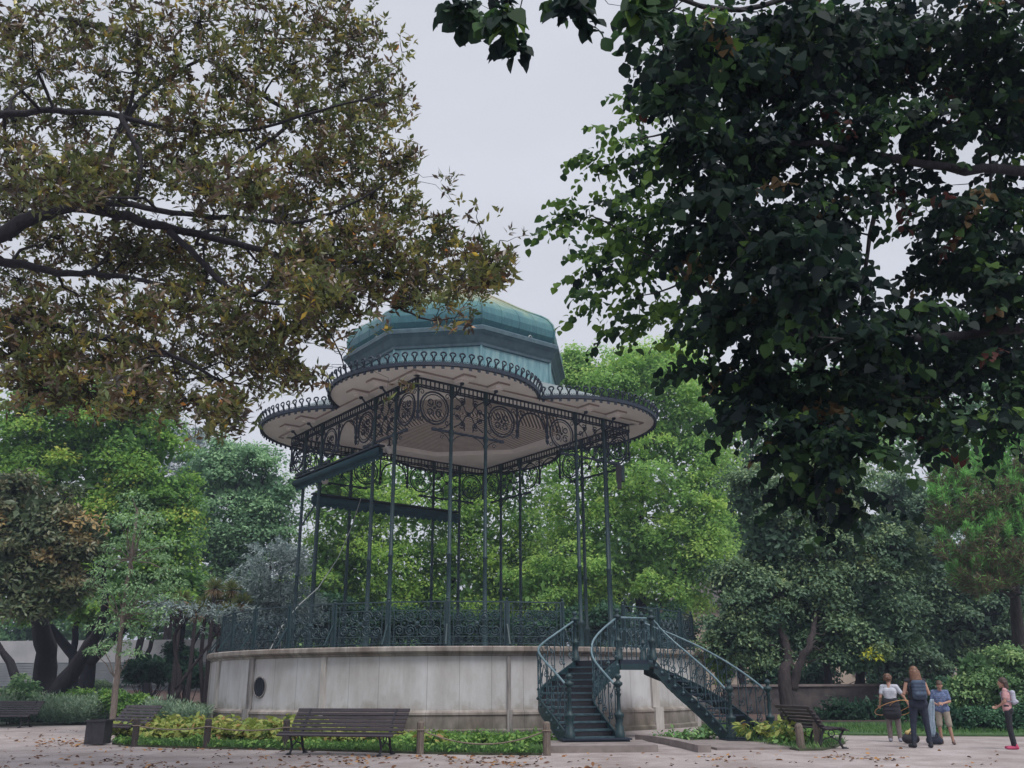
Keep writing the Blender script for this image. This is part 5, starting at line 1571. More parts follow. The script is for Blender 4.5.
for (x, y, Yk, lab) in ((787, 738, 20.9, 'pale yellow leaved plant behind the right foot newel post'), (776, 735, 22.0, 'lime green leaved plant just right of the right foot newel post'), (752, 738, 21.9, 'yellowing plant seen under the right stair flight'), (430, 738, 20.4, 'reddish leaved plant beside the wooden post right of the main bench')):
    p = at(x, y, Yk)
    broad('broad_plant', lab, (p.x, Yk, 0.03), 0.55 if x != 430 else 0.4, 0.3, 46, M['f_broad'], 350+k, None, 0.2); k += 1
for i in range(5):
    p = at(785+i*9, 745, 20.6+0.5*i)
    broad('groundcover_plant', 'small green tuft of plants around the pale posts behind the right bench', (p.x, 20.6+0.5*i, 0.03), 0.3, 0.3, 40, M['f_lush'], 370+i, 'tufts behind the right bench', 0.13)
# plants by the masonry kerb below the stairs
for i in range(5):
    p = at(668+i*12, 742, 22.3)
    broad('weed_plant', 'straggly low weed at the foot of the wall below the right stair flight', (p.x, 22.4+0.2*i, 0.0), 0.34, 0.3, 44, M['f_mid'], 390+i, 'weeds below the stairs', 0.12)

# grass (stuff)
def grass(name, polys, n_, h, seed):
    rng = np.random.default_rng(seed)
    from mathutils.geometry import tessellate_polygon
    Ps = []
    for poly, wgt in polys:
        poly3 = [Vector((x, y, 0)) for x, y in poly]
        tris = tessellate_polygon([poly3])
        A = np.array([[poly[i] for i in t] for t in tris])
        ar = np.abs(np.cross(A[:, 1]-A[:, 0], A[:, 2]-A[:, 0]))/2
        idx = rng.choice(len(A), int(n_*wgt), p=ar/ar.sum())
        r1 = np.sqrt(rng.random(len(idx)))[:, None]; r2 = rng.random(len(idx))[:, None]
        Ps.append(A[idx, 0]*(1-r1) + A[idx, 1]*(r1*(1-r2)) + A[idx, 2]*r1*r2)
    P2 = np.concatenate(Ps); N = len(P2)
    P = np.concatenate([P2, np.full((N, 1), 0.03)], 1)
    D = unit(np.array([0, 0, 1.0]) + 0.45*rng.normal(size=(N, 3)))
    patch = 0.5 + 0.25*np.sin(P2[:, 0]*2.1+1)*np.sin(P2[:, 1]*2.7)
    o = leaf_mesh(name, P, D, unit(rng.normal(size=(N, 3))), h*(0.5+rng.random(N)), 0.022, patch + 0.2*rng.normal(size=N), M['f_grass'], None)
    tag(o, kind='stuff')
front = [(-9.3, 22.6), (-8.5, 21.75), (-7.4, 21.2), (-6.5, 20.85), (-4.4, 20.15), (-3.0, 19.55), (-1.9, 19.0), (-0.6, 18.6), (0.52, 18.45)]
strip = front + [(x+0.15, y+0.75) for x, y in reversed(front)]
grass('grass', [(strip, 0.26), (bed_pts, 0.25), (bedR, 0.13), ([(8.2, 25.3), (10.6, 24.6), (13.8, 24.1), (18, 24), (18, 30), (8.0, 30)], 0.20)], 40000, 0.12, 400)

# fallen leaves on the gravel (stuff)
rng = np.random.default_rng(410)
n_ = 700
px = np.concatenate([rng.uniform(0, 330, 400), rng.uniform(330, 700, 190), rng.uniform(700, 1024, 110)])
py = np.concatenate([rng.uniform(729, 790, 400), rng.uniform(752, 800, 190), rng.uniform(748, 800, 110)])
P = np.array([on_ground(a, c, 0.008) for a, c in zip(px, py)])
P = P + np.concatenate([rng.normal(size=(n_, 2))*0.25, 0.012*rng.random((n_, 1))], 1)
# a drift near the litter bin
dr = np.array([on_ground(a, c, 0.01) for a, c in zip(rng.normal(65, 22, 120), rng.normal(742, 2.5, 120))])
P = np.concatenate([P, dr])
for k_ in range(16):
    cx_, cy_ = rng.uniform(0, 900), rng.uniform(740, 775)
    if cx_ > 300: cy_ = rng.uniform(757, 775)
    q_ = np.array([on_ground(a, c, 0.01) for a, c in zip(rng.normal(cx_, 14, 22), rng.normal(cy_, 1.6, 22))]); P = np.concatenate([P, q_])
ed = np.array([on_ground(a, 757 - (a < 280)*8 + rng.normal()*1.0, 0.012) for a in rng.uniform(120, 545, 150)]); P = np.concatenate([P, ed])
N = len(P)
D = rng.normal(size=(N, 3)); D[:, 2] *= 0.15
o = leaf_mesh('fallen_leaves', P, D, unit(np.array([0, 0, 1.0]) + 0.35*rng.normal(size=(N, 3))), 0.07+0.09*rng.random(N)**2, 0.06, rng.random(N)**1.3, M['f_fallen'], None, 'oval')
tag(o, kind='stuff')

# ================================================================== NEAR TREES
# the magnolia whose boughs reach in from the left
rng = np.random.default_rng(501)
mroot = empty('magnolia_tree', (-13.6, 13.2, 0)); tag(mroot, 'huge near magnolia reaching in from the upper left with bronze and olive leaf rosettes', 'tree')
sv = [(58, 236), (128, 243), (22, 210), (285, 214), (105, 186), (205, 190), (230, 240), (175, 248), (20, 28), (80, 22), (140, 34), (200, 22), (258, 30), (315, 22), (358, 38), (-20, 60), (40, 70), (105, 75), (165, 80), (230, 70), (290, 66), (345, 84), (382, 100), (15, 120), (75, 125), (135, 125), (195, 120), (255, 125), (315, 118), (362, 135), (398, 165), (20, 170), (85, 170), (140, 170), (190, 165),
      (330, 160), (300, 175), (372, 195), (408, 205), (440, 235), (470, 258), (492, 268), (352, 230), (388, 245), (422, 268), (452, 285), (330, 262), (300, 255), (250, 190), (-10, 195), (55, 185),
      (30, 315), (85, 310), (135, 318), (185, 310), (235, 318), (270, 285), (310, 292), (350, 285), (390, 280), (10, 355), (60, 352), (110, 358), (158, 360), (205, 355), (250, 345), (290, 330), (322, 312), (30, 385), (88, 392), (140, 395), (188, 400), (228, 400), (218, 420), (268, 365), (290, 378), (160, 270), (110, 262), (205, 280), (-15, 330), (20, 280), (420, 290), (478, 282)]
rosc, lobc = [], []
for (x, y) in sv:
    Yk = 13.0 + rng.normal()*1.1
    if 190 < y < 290 and x < 300: Yk = 14.3 + abs(rng.normal())*0.6      # behind the main limb
    c = np.array(at(x, y, Yk)); s = px_scale(c)
    edge = (x > 395) or (y > 395) or (x > 270 and y > 320)
    R_ = (23 if edge else 33)*s
    lobc.append(c)
    n_ = 54 if edge else 102
    d = unit(rng.normal(size=(n_, 3)))*(rng.random((n_, 1))**0.45)*np.array([R_*1.15, R_*1.5, R_*0.9])
    rosc.append(c + d)
# thin outer sprays hanging down over the roof
for (x, y) in ((300, 340), (318, 372), (286, 372), (330, 348), (352, 300), (372, 318), (398, 305), (410, 300), (435, 300), (455, 318), (468, 322), (500, 286), (508, 262), (500, 240), (478, 222), (455, 205), (452, 176), (398, 60), (402, 52), (408, 115), (418, 150), (262, 392), (246, 420), (232, 432), (196, 428), (168, 412), (120, 410), (452, 322), (404, 398)):
    c = np.array(at(x, y, 12.6 + rng.normal()*0.5)); rosc.append(c + rng.normal(size=(4, 3))*0.12); lobc.append(c)
RC = np.concatenate(rosc); nR = len(RC)
per = 8
axd = unit(rng.normal(size=(nR, 3))*0.6 + np.array([0.25, -0.1, 0.65]))
t1 = unit(np.cross(axd, rng.normal(size=(nR, 3)))); t2 = np.cross(axd, t1)
P, D, Nn, T = [], [], [], []
rt = 0.42 + 0.22*rng.normal(size=nR)
for j in range(per):
    a = 2*PI*j/per*1.6 + 1.6*rng.random(nR)
    rad = t1*np.cos(a)[:, None] + t2*np.sin(a)[:, None]
    up = 0.1 + 1.1*(j/per)
    D.append(rad + axd*up + 0.42*rng.normal(size=(nR, 3))); Nn.append(axd - rad*up*0.8 + 0.2*rng.normal(size=(nR, 3)))
    P.append(RC + axd*0.09*(j/per-0.5) + 0.02*rng.normal(size=(nR, 3))); T.append(np.clip(rt + 0.12*rng.normal(size=nR), 0, 0.98))
T = np.concatenate(T); T[rng.random(len(T)) < 0.006] = 1.0
leaf_mesh('crown', np.concatenate(P), np.concatenate(D), np.concatenate(Nn), 0.145*(0.5+0.75*rng.random(nR*per)), 0.056, T, M['f_magnolia'], mroot, 'rhomb')
limbs = [
    ([(-13.6, 13.2, 0), (-13.4, 13.2, 2.5), (-12.8, 13.1, 4.2), tuple(at(-60, 262, 13)), tuple(at(0, 236, 13)), tuple(at(45, 212, 13)), tuple(at(90, 208, 13)), tuple(at(140, 222, 13.2)), tuple(at(200, 235, 13.4)), tuple(at(262, 250, 13.2)), tuple(at(330, 262, 13)), tuple(at(400, 266, 12.8)), tuple(at(460, 280, 12.7))], 0.20, 0.010),
    ([(-13.6, 13.2, -0.2), (-13.55, 13.2, 1.5), (-13.4, 13.2, 2.6), (-12.8, 13.1, 4.2), tuple(at(-60, 262, 13))], 0.45, 0.22),
    ([tuple(at(50, 211, 13)), tuple(at(110, 203, 12.8)), tuple(at(170, 212, 12.6)), tuple(at(240, 218, 12.6)), tuple(at(300, 222, 12.4)), tuple(at(350, 205, 12.3)), tuple(at(390, 180, 12.2))], 0.07, 0.012),
    ([tuple(at(40, 214, 13)), tuple(at(75, 190, 13.2)), tuple(at(105, 165, 13.5)), tuple(at(120, 130, 13.8)), tuple(at(150, 90, 14)), tuple(at(200, 60, 14)), tuple(at(260, 40, 14)), tuple(at(330, 40, 14))], 0.085, 0.012),
    ([tuple(at(-40, 262, 13.5)), tuple(at(0, 262, 13.5)), tuple(at(60, 272, 13.6)), tuple(at(110, 276, 13.6)), tuple(at(170, 285, 13.4)), tuple(at(230, 300, 13))], 0.10, 0.015),
    ([tuple(at(170, 232, 13.3)), tuple(at(195, 255, 13)), tuple(at(225, 285, 12.8)), tuple(at(255, 295, 12.6)), tuple(at(275, 275, 12.6)), tuple(at(290, 255, 12.6))], 0.06, 0.02),
    ([tuple(at(-30, 120, 13)), tuple(at(40, 110, 13)), tuple(at(110, 115, 13)), tuple(at(180, 130, 13)), tuple(at(250, 130, 12.8)), tuple(at(320, 110, 12.6)), tuple(at(380, 95, 12.5))], 0.07, 0.012),
    ([tuple(at(120, 115, 13)), tuple(at(140, 160, 12.9)), tuple(at(135, 200, 12.9))], 0.05, 0.03),
    ([tuple(at(210, 60, 14)), tuple(at(255, 90, 13.5)), tuple(at(290, 120, 13)), tuple(at(240, 160, 12.8)), tuple(at(200, 190, 12.8))], 0.05, 0.02),
    ([tuple(at(-60, 300, 13)), tuple(at(20, 320, 13)), tuple(at(90, 335, 13)), tuple(at(160, 350, 12.9)), tuple(at(220, 380, 12.8))], 0.11, 0.02),
    ([tuple(at(330, 262, 13)), tuple(at(370, 290, 12.8)), tuple(at(405, 310, 12.7)), tuple(at(430, 320, 12.6)), tuple(at(455, 318, 12.6))], 0.03, 0.008),
    ([tuple(at(250, 300, 12.8)), tuple(at(300, 310, 12.7)), tuple(at(330, 335, 12.6)), tuple(at(345, 368, 12.5))], 0.03, 0.008),
    ([tuple(at(60, 20, 13.6)), tuple(at(110, 30, 13.6)), tuple(at(140, 60, 13.6)), tuple(at(120, 128, 13.8))], 0.06, 0.03),
]
wood('trunk', M['bark_dark'], mroot, limbs, np.array(lobc), r_sub=0.036, maxsub=len(lobc), seed=6, n=9, nodes_from=0.12)
mb = MB()
lob = np.array(lobc); rr = random.Random(3)
sel = list(range(nR)); rr.shuffle(sel)
for i in sel[:2600]:
    d_ = np.linalg.norm(lob - RC[i], axis=1); k = int(d_.argmin())
    mb.tube(wiggle(lob[k], RC[i], 3, 0.12, -0.02, rr), [0.008, 0.007, 0.005, 0.003], 3, caps=False)
mb.build('twigs', M['bark'], mroot)

# the lime tree overhead on the right
rng = np.random.default_rng(601)
lroot = empty('lime_tree', (9.5, 9.5, 0)); tag(lroot, 'near lime tree hanging its shade darkened heart shaped leaves across the upper right', 'tree')
groups_ = [
    (10.0, 34, [(640, 108, 18, 20), (612, 150, 26, 22), (645, 165, 28, 30), (582, 205, 24, 17), (622, 215, 34, 28), (600, 252, 24, 20), (640, 270, 34, 28), (602, 298, 22, 14), (670, 225, 34, 40), (655, 318, 26, 16), (690, 300, 34, 34), (565, 222, 12, 10), (620, 330, 12, 9)], 0.080, 1.0),
    (8.2, 30, [(680, 70, 30, 44), (730, 60, 46, 50), (790, 50, 46, 50), (850, 45, 46, 46), (690, 140, 32, 42), (740, 150, 46, 48), (800, 140, 46, 48), (720, 230, 44, 44), (780, 230, 46, 46), (830, 215, 36, 38), (740, 310, 44, 40), (800, 310, 44, 42), (762, 375, 42, 32), (820, 385, 42, 36), (838, 440, 32, 34), (800, 440, 34, 34), (818, 485, 36, 20), (860, 500, 16, 14), (745, 410, 22, 16), (705, 360, 20, 16)], 0.078, 1.35),
    (9.0, 26, [(880, 70, 30, 26), (940, 80, 34, 26), (1030, 110, 24, 40), (930, 210, 22, 22), (985, 250, 30, 24), (1020, 260, 26, 30), (860, 370, 30, 26), (905, 350, 30, 22), (960, 330, 32, 24), (1015, 340, 24, 30), (905, 30, 40, 34), (965, 30, 44, 34), (1015, 50, 36, 44), (870, 120, 34, 30), (925, 130, 36, 26), (985, 120, 36, 36), (900, 175, 30, 18), (965, 210, 34, 30), (1012, 200, 30, 40), (870, 330, 30, 30), (905, 310, 34, 22), (940, 270, 36, 24), (1000, 290, 36, 30), (895, 385, 36, 28), (945, 370, 38, 34), (1000, 370, 36, 34), (920, 425, 34, 16), (975, 420, 36, 20), (1020, 410, 20, 22), (865, 400, 16, 26)], 0.082, 1.15),
    (6.6, 22, [(700, 30, 60, 34), (770, 20, 60, 30), (840, 20, 60, 30), (650, 10, 26, 14), (690, 95, 22, 26), (720, 190, 20, 22), (810, 260, 30, 50), (850, 300, 30, 40)], 0.085, 0.9),
    (5.0, 20, [(480, 14, 22, 13), (515, 30, 15, 18), (505, 8, 22, 10), (580, 8, 22, 9), (635, 8, 20, 12), (458, 6, 12, 8), (520, 46, 8, 8), (560, 2, 20, 8)], 0.085, 1.3),
]
P, D, Nn, T = [], [], [], []
LL = []
lcs = []
for Yg, dn, rows, ls, den in groups_:
    for c, r in lobes_from([(*q, rng.normal()*0.5) for q in rows], Yg, 1.1):
        lcs.append(c)
        s = px_scale(c)
        n_ = int(den*(15 if Yg >= 10 else 24 if Yg == 9.0 else 24)*(r[0]*r[2])/(ls*ls)*0.9)
        nsp = max(4, n_//14)       # leaves sit along drooping twigs
        q0 = c + unit(rng.normal(size=(nsp, 3)))*r*(rng.random((nsp, 1))**0.4)
        dirs = unit(rng.normal(size=(nsp, 3))*np.array([1, 1, 0.35]) + np.array([-0.3, -0.2, -0.25]))
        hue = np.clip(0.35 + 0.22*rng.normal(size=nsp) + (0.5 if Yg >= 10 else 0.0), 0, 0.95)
        odd = rng.random(nsp)
        for j in range(14):
            t = j/13
            sg = 1 if j % 2 else -1
            side_ = unit(np.cross(dirs, np.array([0, 0, 1.0])))
            P.append(q0 + dirs*(t*(0.42 if Yg > 5.5 else 0.13)) + np.array([0, 0, -0.16*t*t*(1 if Yg > 5.5 else 0.4)]) + side_*sg*0.02)
            D.append(dirs*0.5 + side_*sg*0.7 + np.array([0, 0, -0.55]) + 0.28*rng.normal(size=(nsp, 3)))
            Nn.append(np.array([0, -0.25, 0.75]) + side_*sg*0.25 + 0.5*rng.normal(size=(nsp, 3)))
            tt_ = hue + 0.1*rng.normal(size=nsp)
            tt_ = np.where((odd < 0.006) & (Yg < 10) & (Yg > 5.5), 1.0, np.where((odd > 0.985) & (Yg < 10) & (Yg > 5.5), 0.985, np.clip(tt_, 0, 0.965)))
            T.append(tt_)
            LL.append(np.full(nsp, ls*1.1)*(0.55+0.95*rng.random(nsp)))
P = np.concatenate(P); LL = np.concatenate(LL)
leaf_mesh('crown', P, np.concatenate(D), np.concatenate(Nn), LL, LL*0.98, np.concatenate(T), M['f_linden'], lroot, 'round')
limbs = [
    ([(9.5, 9.5, 0), (9.4, 9.4, 2.5), tuple(at(1230, 330, 9.2)), tuple(at(1100, 322, 9)), tuple(at(1000, 330, 8.8)), tuple(at(930, 338, 8.6)), tuple(at(870, 335, 8.4)), tuple(at(820, 340, 8.3)), tuple(at(770, 330, 8.3)), tuple(at(720, 320, 8.6))], 0.10, 0.008),
    ([tuple(at(1230, 330, 9.2)), tuple(at(1120, 180, 9)), tuple(at(1020, 170, 8.8)), tuple(at(930, 165, 8.6)), tuple(at(850, 150, 8.4)), tuple(at(770, 140, 8.3)), tuple(at(690, 130, 8.8)), tuple(at(640, 140, 9.6))], 0.09, 0.008),
    ([tuple(at(1120, 180, 9)), tuple(at(1060, 40, 8)), tuple(at(960, -30, 7.4)), tuple(at(840, -20, 7)), tuple(at(740, 10, 6.6)), tuple(at(640, -12, 5.8)), tuple(at(560, -10, 5.2)), tuple(at(480, -4, 5))], 0.05, 0.006),
    ([tuple(at(815, 250, 8.3)), tuple(at(812, 340, 8.3)), tuple(at(815, 420, 8.3)), tuple(at(818, 500, 8.2))], 0.03, 0.01),
    ([tuple(at(880, 190, 8.6)), tuple(at(868, 250, 8.6)), tuple(at(862, 320, 8.6)), tuple(at(870, 400, 8.6))], 0.03, 0.01),
    ([tuple(at(720, 320, 8.6)), tuple(at(680, 270, 9.2)), tuple(at(640, 240, 9.8)), tuple(at(590, 215, 10))], 0.03, 0.008),
    ([tuple(at(985, 60, 9)), tuple(at(990, 200, 9)), tuple(at(985, 330, 9)), tuple(at(960, 400, 9))], 0.02, 0.006),
]
wood('trunk', M['bark_dark'], lroot, limbs, np.array(lcs), r_sub=0.02, maxsub=len(lcs), seed=8, n=8, nodes_from=0.1)

# ================================================================== FURNITURE
def make_bench(length, label):
    root = empty('park_bench'); root.scale = (1, 1, 0.9); tag(root, label, 'bench')
    h = length/2
    b = MB()
    prof = [(-0.47, 0.405, -0.5), (-0.39, 0.445, -0.15), (-0.30, 0.452, 0.0), (-0.21, 0.445, 0.08), (-0.12, 0.435, 0.10), (-0.035, 0.435, 0.05)]
    for (y, z, an) in prof:
        b.box((0, y, z), (length, 0.072, 0.026), R=Matrix.Rotation(-an, 3, 'X'))
    b.build('seat', M['wood_dark'], root, local=True)
    b = MB()
    for k in range(6):
        t = k/5
        y = 0.035 + 0.22*t + 0.05*t*t; z = 0.50 + 0.385*t
        b.box((0, y, z), (length, 0.026, 0.062 if k < 5 else 0.075), R=Matrix.Rotation(-0.52, 3, 'X'))
    b.build('backrest', M['wood_dark'], root, local=True)
    for x in (-h+0.28, h-0.28) if length > 2 else (-h+0.16, h-0.16):
        b = MB()
        # cast iron end: continuous S from front foot to back top
        b.tube([(x, -0.50, 0.02), (x, -0.42, 0.03), (x, -0.36, 0.14), (x, -0.40, 0.28), (x, -0.46, 0.37), (x, -0.38, 0.42), (x, -0.2, 0.42), (x, -0.04, 0.41), (x, 0.04, 0.47), (x, 0.14, 0.66), (x, 0.30, 0.90)], 0.026, 6)
        b.tube([(x, 0.20, 0.02), (x, 0.12, 0.04), (x, 0.05, 0.16), (x, 0.02, 0.30), (x, -0.04, 0.41)], 0.028, 6)
        b.tube([(x, -0.36, 0.16), (x, -0.2, 0.25), (x, -0.05, 0.22), (x, 0.05, 0.15)], 0.016, 5)
        b.tube([Vector((x, -0.2, 0.33)) + Vector((0, math.cos(a), math.sin(a)))*0.07 for a in [2*PI*i/10 for i in range(10)]], 0.012, 4, closed=True)
        b.box((x, -0.47, 0.012), (0.06, 0.12, 0.024)); b.box((x, 0.17, 0.012), (0.06, 0.12, 0.024))
        b.build('leg', M['black'], root, local=True)
    return root
bm = make_bench(2.45, 'long dark brown slatted bench in front of the bandstand basement'); bm.location = (-3.30, 19.05, 0); bm.rotation_euler = (0, 0, math.radians(-17))
b2_ = make_bench(1.6, 'dark slatted bench beside the litter bin, left of the bandstand'); p = at(129, 735, 23.6); b2_.location = (p.x, 23.6, 0.0); b2_.rotation_euler = (0, 0, math.radians(-38))
b3_ = make_bench(2.4, 'low slatted bench cut by the left edge in front of the lavender'); p = at(2, 725, 32.6); b3_.location = (p.x, 32.6, 0); b3_.rotation_euler = (0, 0, math.radians(-6))
b4_ = make_bench(1.5, 'dark bench with curled iron ends turned away, right of the staircase'); b4_.location = (6.15, 20.35, 0); b4_.rotation_euler = (0, 0, math.radians(101))

# litter bin
p = on_ground(97, 745)
bn = empty('litter_bin', (p.x, p.y, 0)); bn.scale = (0.82, 0.82, 0.84); tag(bn, 'dark square slatted litter bin on the gravel beside the left bench', 'litter bin')
b = MB()
for i in range(7):
    x = -0.24 + 0.08*i
    for (cx, cy, rz) in ((x, -0.26, 0), (x, 0.26, 0), (-0.26, x, PI/2), (0.26, x, PI/2)):
        b.box((cx*0.95, cy*0.95, 0.32), (0.072, 0.025, 0.58), rz=rz)
b.build('body', M['bin'], bn, local=True)
b = MB(); b.box((0, 0, 0.06), (0.42, 0.42, 0.04)); b.box((0, 0, 0.34), (0.43, 0.43, 0.48)); b.build('liner', M['black'], bn, local=True)
b = MB()
for (cx, cy, rz) in ((0, -0.27, 0), (0, 0.27, 0), (-0.27, 0, PI/2), (0.27, 0, PI/2)):
    b.box((cx, cy, 0.63), (0.60, 0.045, 0.045), rz=rz)
b.build('rim', M['bin'], bn, local=True)

# rope fence posts
posts = [(134, 747, 21.7, 'post_dark', 'dark wooden fence post nearest the litter bin'), (206, 749, 20.95, 'post_dark', 'wooden fence post between the left bench and the main bench'), (285, 750, 20.4, 'post_dark', 'wooden fence post half hidden behind the left end of the main bench'),
         (420, 755, 18.95, 'post_wood', 'weathered wooden fence post just right of the main bench'), (547, 756, 18.4, 'post_wood', 'pale rounded wooden post at the left end of the stair step')]
tops = []
for (x, y, Yk, mt, lab) in posts:
    g = on_ground(x, y)
    g = Vector((g.x*Yk/g.y, Yk, 0))
    pr = empty('fence_post', g); tag(pr, lab, 'post', 'rope fence posts')
    b = MB(); b.lathe([(0.075, -0.05), (0.072, 0.5), (0.07, 0.57), (0.045, 0.60), (0.0, 0.605)], 9)
    b.build('stake', M[mt], pr, local=True)
    b = MB(); b.tube(ring_pts((0, 0, 0.44), 0.078, (1, 0, 0), (0, 1, 0), 10), 0.014, 5, closed=True); b.build('rope_loop', M['rope'], pr, local=True)
    tops.append(g + Vector((0, 0, 0.44)))
for (x, y, h, Yk, lab) in ((801, 750, 0.5, 19.6, 'pale wooden stump post left of the right bench'), (819, 749, 0.55, 19.9, 'pale leaning wooden stump post against the right bench')):
    g = on_ground(x, y)
    g = Vector((g.x*Yk/g.y, Yk, 0))
    b = MB(); b.lathe([(0.085, -0.05), (0.08, h-0.06), (0.05, h), (0, h+0.004)], 9, c=tuple(g))
    o = b.build('fence_post', M['post_wood'], None); tag(o, lab, 'post', 'rope fence posts')
def rope(A, B, sag, lab):
    b = MB(); pts = []
    for i in range(13):
        t = i/12; p_ = A.lerp(B, t); p_ = p_ + Vector((0, 0, -sag*4*t*(1-t))); pts.append(p_)
    b.tube(pts, 0.014, 5)
    tag(b.build('rope', M['rope'], None), lab, 'rope')
rope(tops[0], tops[1], 0.07, 'sagging rope across the yellow green plants between the two left posts')
rope(tops[1], tops[2], 0.07, 'rope from the left post to the post behind the main bench')
rope(tops[3], tops[4], 0.25, 'slack low rope over the green bed right of the main bench')

# ================================================================== PEOPLE
def capsule(b, p, q, r0, r1, n=12, flat=1.0):
    p, q = Vector(p), Vector(q)
    d = (q-p)
    L = d.length; d.normalize()
    pts, rs = [], []
    for i in range(5):
        a = -PI/2 + PI/2*i/4
        pts.append(p + d*r0*math.sin(a)); rs.append(max(r0*math.cos(a), 1e-4))
    for i in range(1, 5):
        pts.append(p + d*L*i/5); rs.append(r0 + (r1-r0)*i/5)
    for i in range(5):
        a = PI/2*i/4
        pts.append(q + d*r1*math.sin(a)); rs.append(max(r1*math.cos(a), 1e-4))
    b.tube(pts, rs, n)
def fuse(name, b, mat, parent, voxel=0.009, smooth=6, bumpy=None):
    me = bpy.data.meshes.new('tmp'); me.from_pydata(b.v, [], b.f); me.validate(); me.update()
    o = bpy.data.objects.new('tmp', me); COL.objects.link(o)
    m1 = o.modifiers.new('r', 'REMESH'); m1.mode = 'VOXEL'; m1.voxel_size = voxel; m1.use_smooth_shade = True
    m2 = o.modifiers.new('s', 'SMOOTH'); m2.iterations = smooth; m2.factor = 0.5
    dg = bpy.context.evaluated_depsgraph_get()
    ev = o.evaluated_get(dg)
    out = bpy.data.meshes.new_from_object(ev)
    out.name = name
    bpy.data.objects.remove(o); bpy.data.meshes.remove(me)
    out.materials.clear()
    return link_mesh(name, out, mat, parent)
def cmat(name, c1, c2, sc=12, rough=0.85):
    return mat_noise(name, c1, c2, sc, rough, bmp=0.2)
SKIN = cmat('skin', (0.40, 0.22, 0.16), (0.48, 0.28, 0.21), 8, 0.55)
def hand(b, wrist, fwd, palm_n, s=1.0, curl=0.4):
    """palm and five bent fingers; fwd = direction of the hand, palm_n = palm normal"""
    w = Vector(wrist); f = Vector(fwd).normalized(); n_ = Vector(palm_n); n_ = (n_ - f*n_.dot(f)).normalized(); sd_ = f.cross(n_)
    for k in range(4):
        o = sd_*(k-1.5)*0.019*s
        capsule(b, w + o*0.6, w + f*0.085*s + o, 0.014*s, 0.012*s, 6)
        L = (0.062, 0.072, 0.068, 0.052)[k]*s
        p0 = w + f*0.088*s + o*1.08
        p1 = p0 + (f*math.cos(curl) + n_*math.sin(curl))*L*0.5
        p2 = p1 + (f*math.cos(2.2*curl) + n_*math.sin(2.2*curl))*L*0.5
        capsule(b, p0, p1, 0.0095*s, 0.009*s, 6); capsule(b, p1, p2, 0.009*s, 0.0075*s, 6)
    t0 = w + f*0.02*s - sd_*0.028*s
    t1 = t0 + (f*0.6 - sd_*0.6 + n_*0.35).normalized()*0.038*s
    t2 = t1 + (f*0.8 - sd_*0.1 + n_*0.5).normalized()*0.032*s
    capsule(b, t0, t1, 0.013*s, 0.011*s, 6); capsule(b, t1, t2, 0.011*s, 0.009*s, 6)
def head_shape(b, c, yaw, pitch, s):
    """c = centre of the skull; face looks along local -y turned by yaw"""
    R = Matrix.Rotation(yaw, 3, 'Z') @ Matrix.Rotation(pitch, 3, 'X')
    def P_(x, y, z): return Vector(c) + R @ Vector((x*s, y*s, z*s))
    t = MB(); t.sphere((0, 0, 0.0), 0.098, 14, 10, sc=(0.80, 1.0, 1.05)); t.sphere((0, -0.035, -0.055), 0.066, 12, 8, sc=(0.82, 0.85, 1.05))
    t.sphere((0, -0.105, -0.035), 0.014, 6, 5, sc=(0.9, 1.2, 1.6)); t.sphere((0, -0.082, -0.082), 0.02, 8, 5, sc=(1.2, .6, .5))
    t.sphere((0, -0.074, -0.115), 0.022, 8, 5)
    for sx in (-1, 1):
        t.sphere((sx*0.080, 0.012, -0.03), 0.024, 8, 6, sc=(.4, .8, 1.2)); t.sphere((sx*0.034, -0.084, 0.002), 0.013, 6, 5)
    b.add([P_(*p) for p in t.v], t.f)
    return P_
def person(label, base, rz, s, J, clothes, hair, extras=None, head=(0, 0), wide=1.0, skin=SKIN):
    """J: joint positions in a figure 1.70 m tall (x right, -y front); s scales"""
    root = empty('person', base, rz); tag(root, label, 'person')
    j = {k: Vector(v)*s for k, v in J.items()}
    b = MB()
    P_ = head_shape(b, j['head'], head[0], head[1], s)
    capsule(b, j['neck'] + Vector((0, 0, -0.02*s)), j['head'] + Vector((0, 0.015*s, -0.06*s)), 0.050*s, 0.048*s)
    torso(b, j, s, 1.0, wide)
    for sd_ in ('l', 'r'):
        capsule(b, j['sh'+sd_], j['el'+sd_], 0.046*s*wide, 0.036*s*wide); capsule(b, j['el'+sd_], j['wr'+sd_], 0.036*s*wide, 0.024*s)
        capsule(b, j['hip'+sd_], j['kn'+sd_], 0.082*s*wide, 0.052*s*wide); capsule(b, j['kn'+sd_], j['an'+sd_], 0.051*s*wide, 0.034*s)
        capsule(b, j['an'+sd_] + Vector((0, 0.02, -0.02))*s, j['toe'+sd_], 0.036*s, 0.026*s)
        f = j['hd'+sd_] - j['wr'+sd_]
        hand(b, j['wr'+sd_], f, J.get('pn'+sd_, (0, -1, 0.2)), s, 0.55)
    fuse('body', b, skin, root, 0.0085*s, 3)
    for nm, mt, fn in clothes:
        b = MB(); fn(b, j, s, wide); fuse(nm, b, mt, root, 0.010*s, 5)
    if hair:
        b = MB(); hair[1](b, P_, s); fuse('hair', b, hair[0], root, 0.009*s, 2)
    if extras:
        extras(root, j, s)
    return root
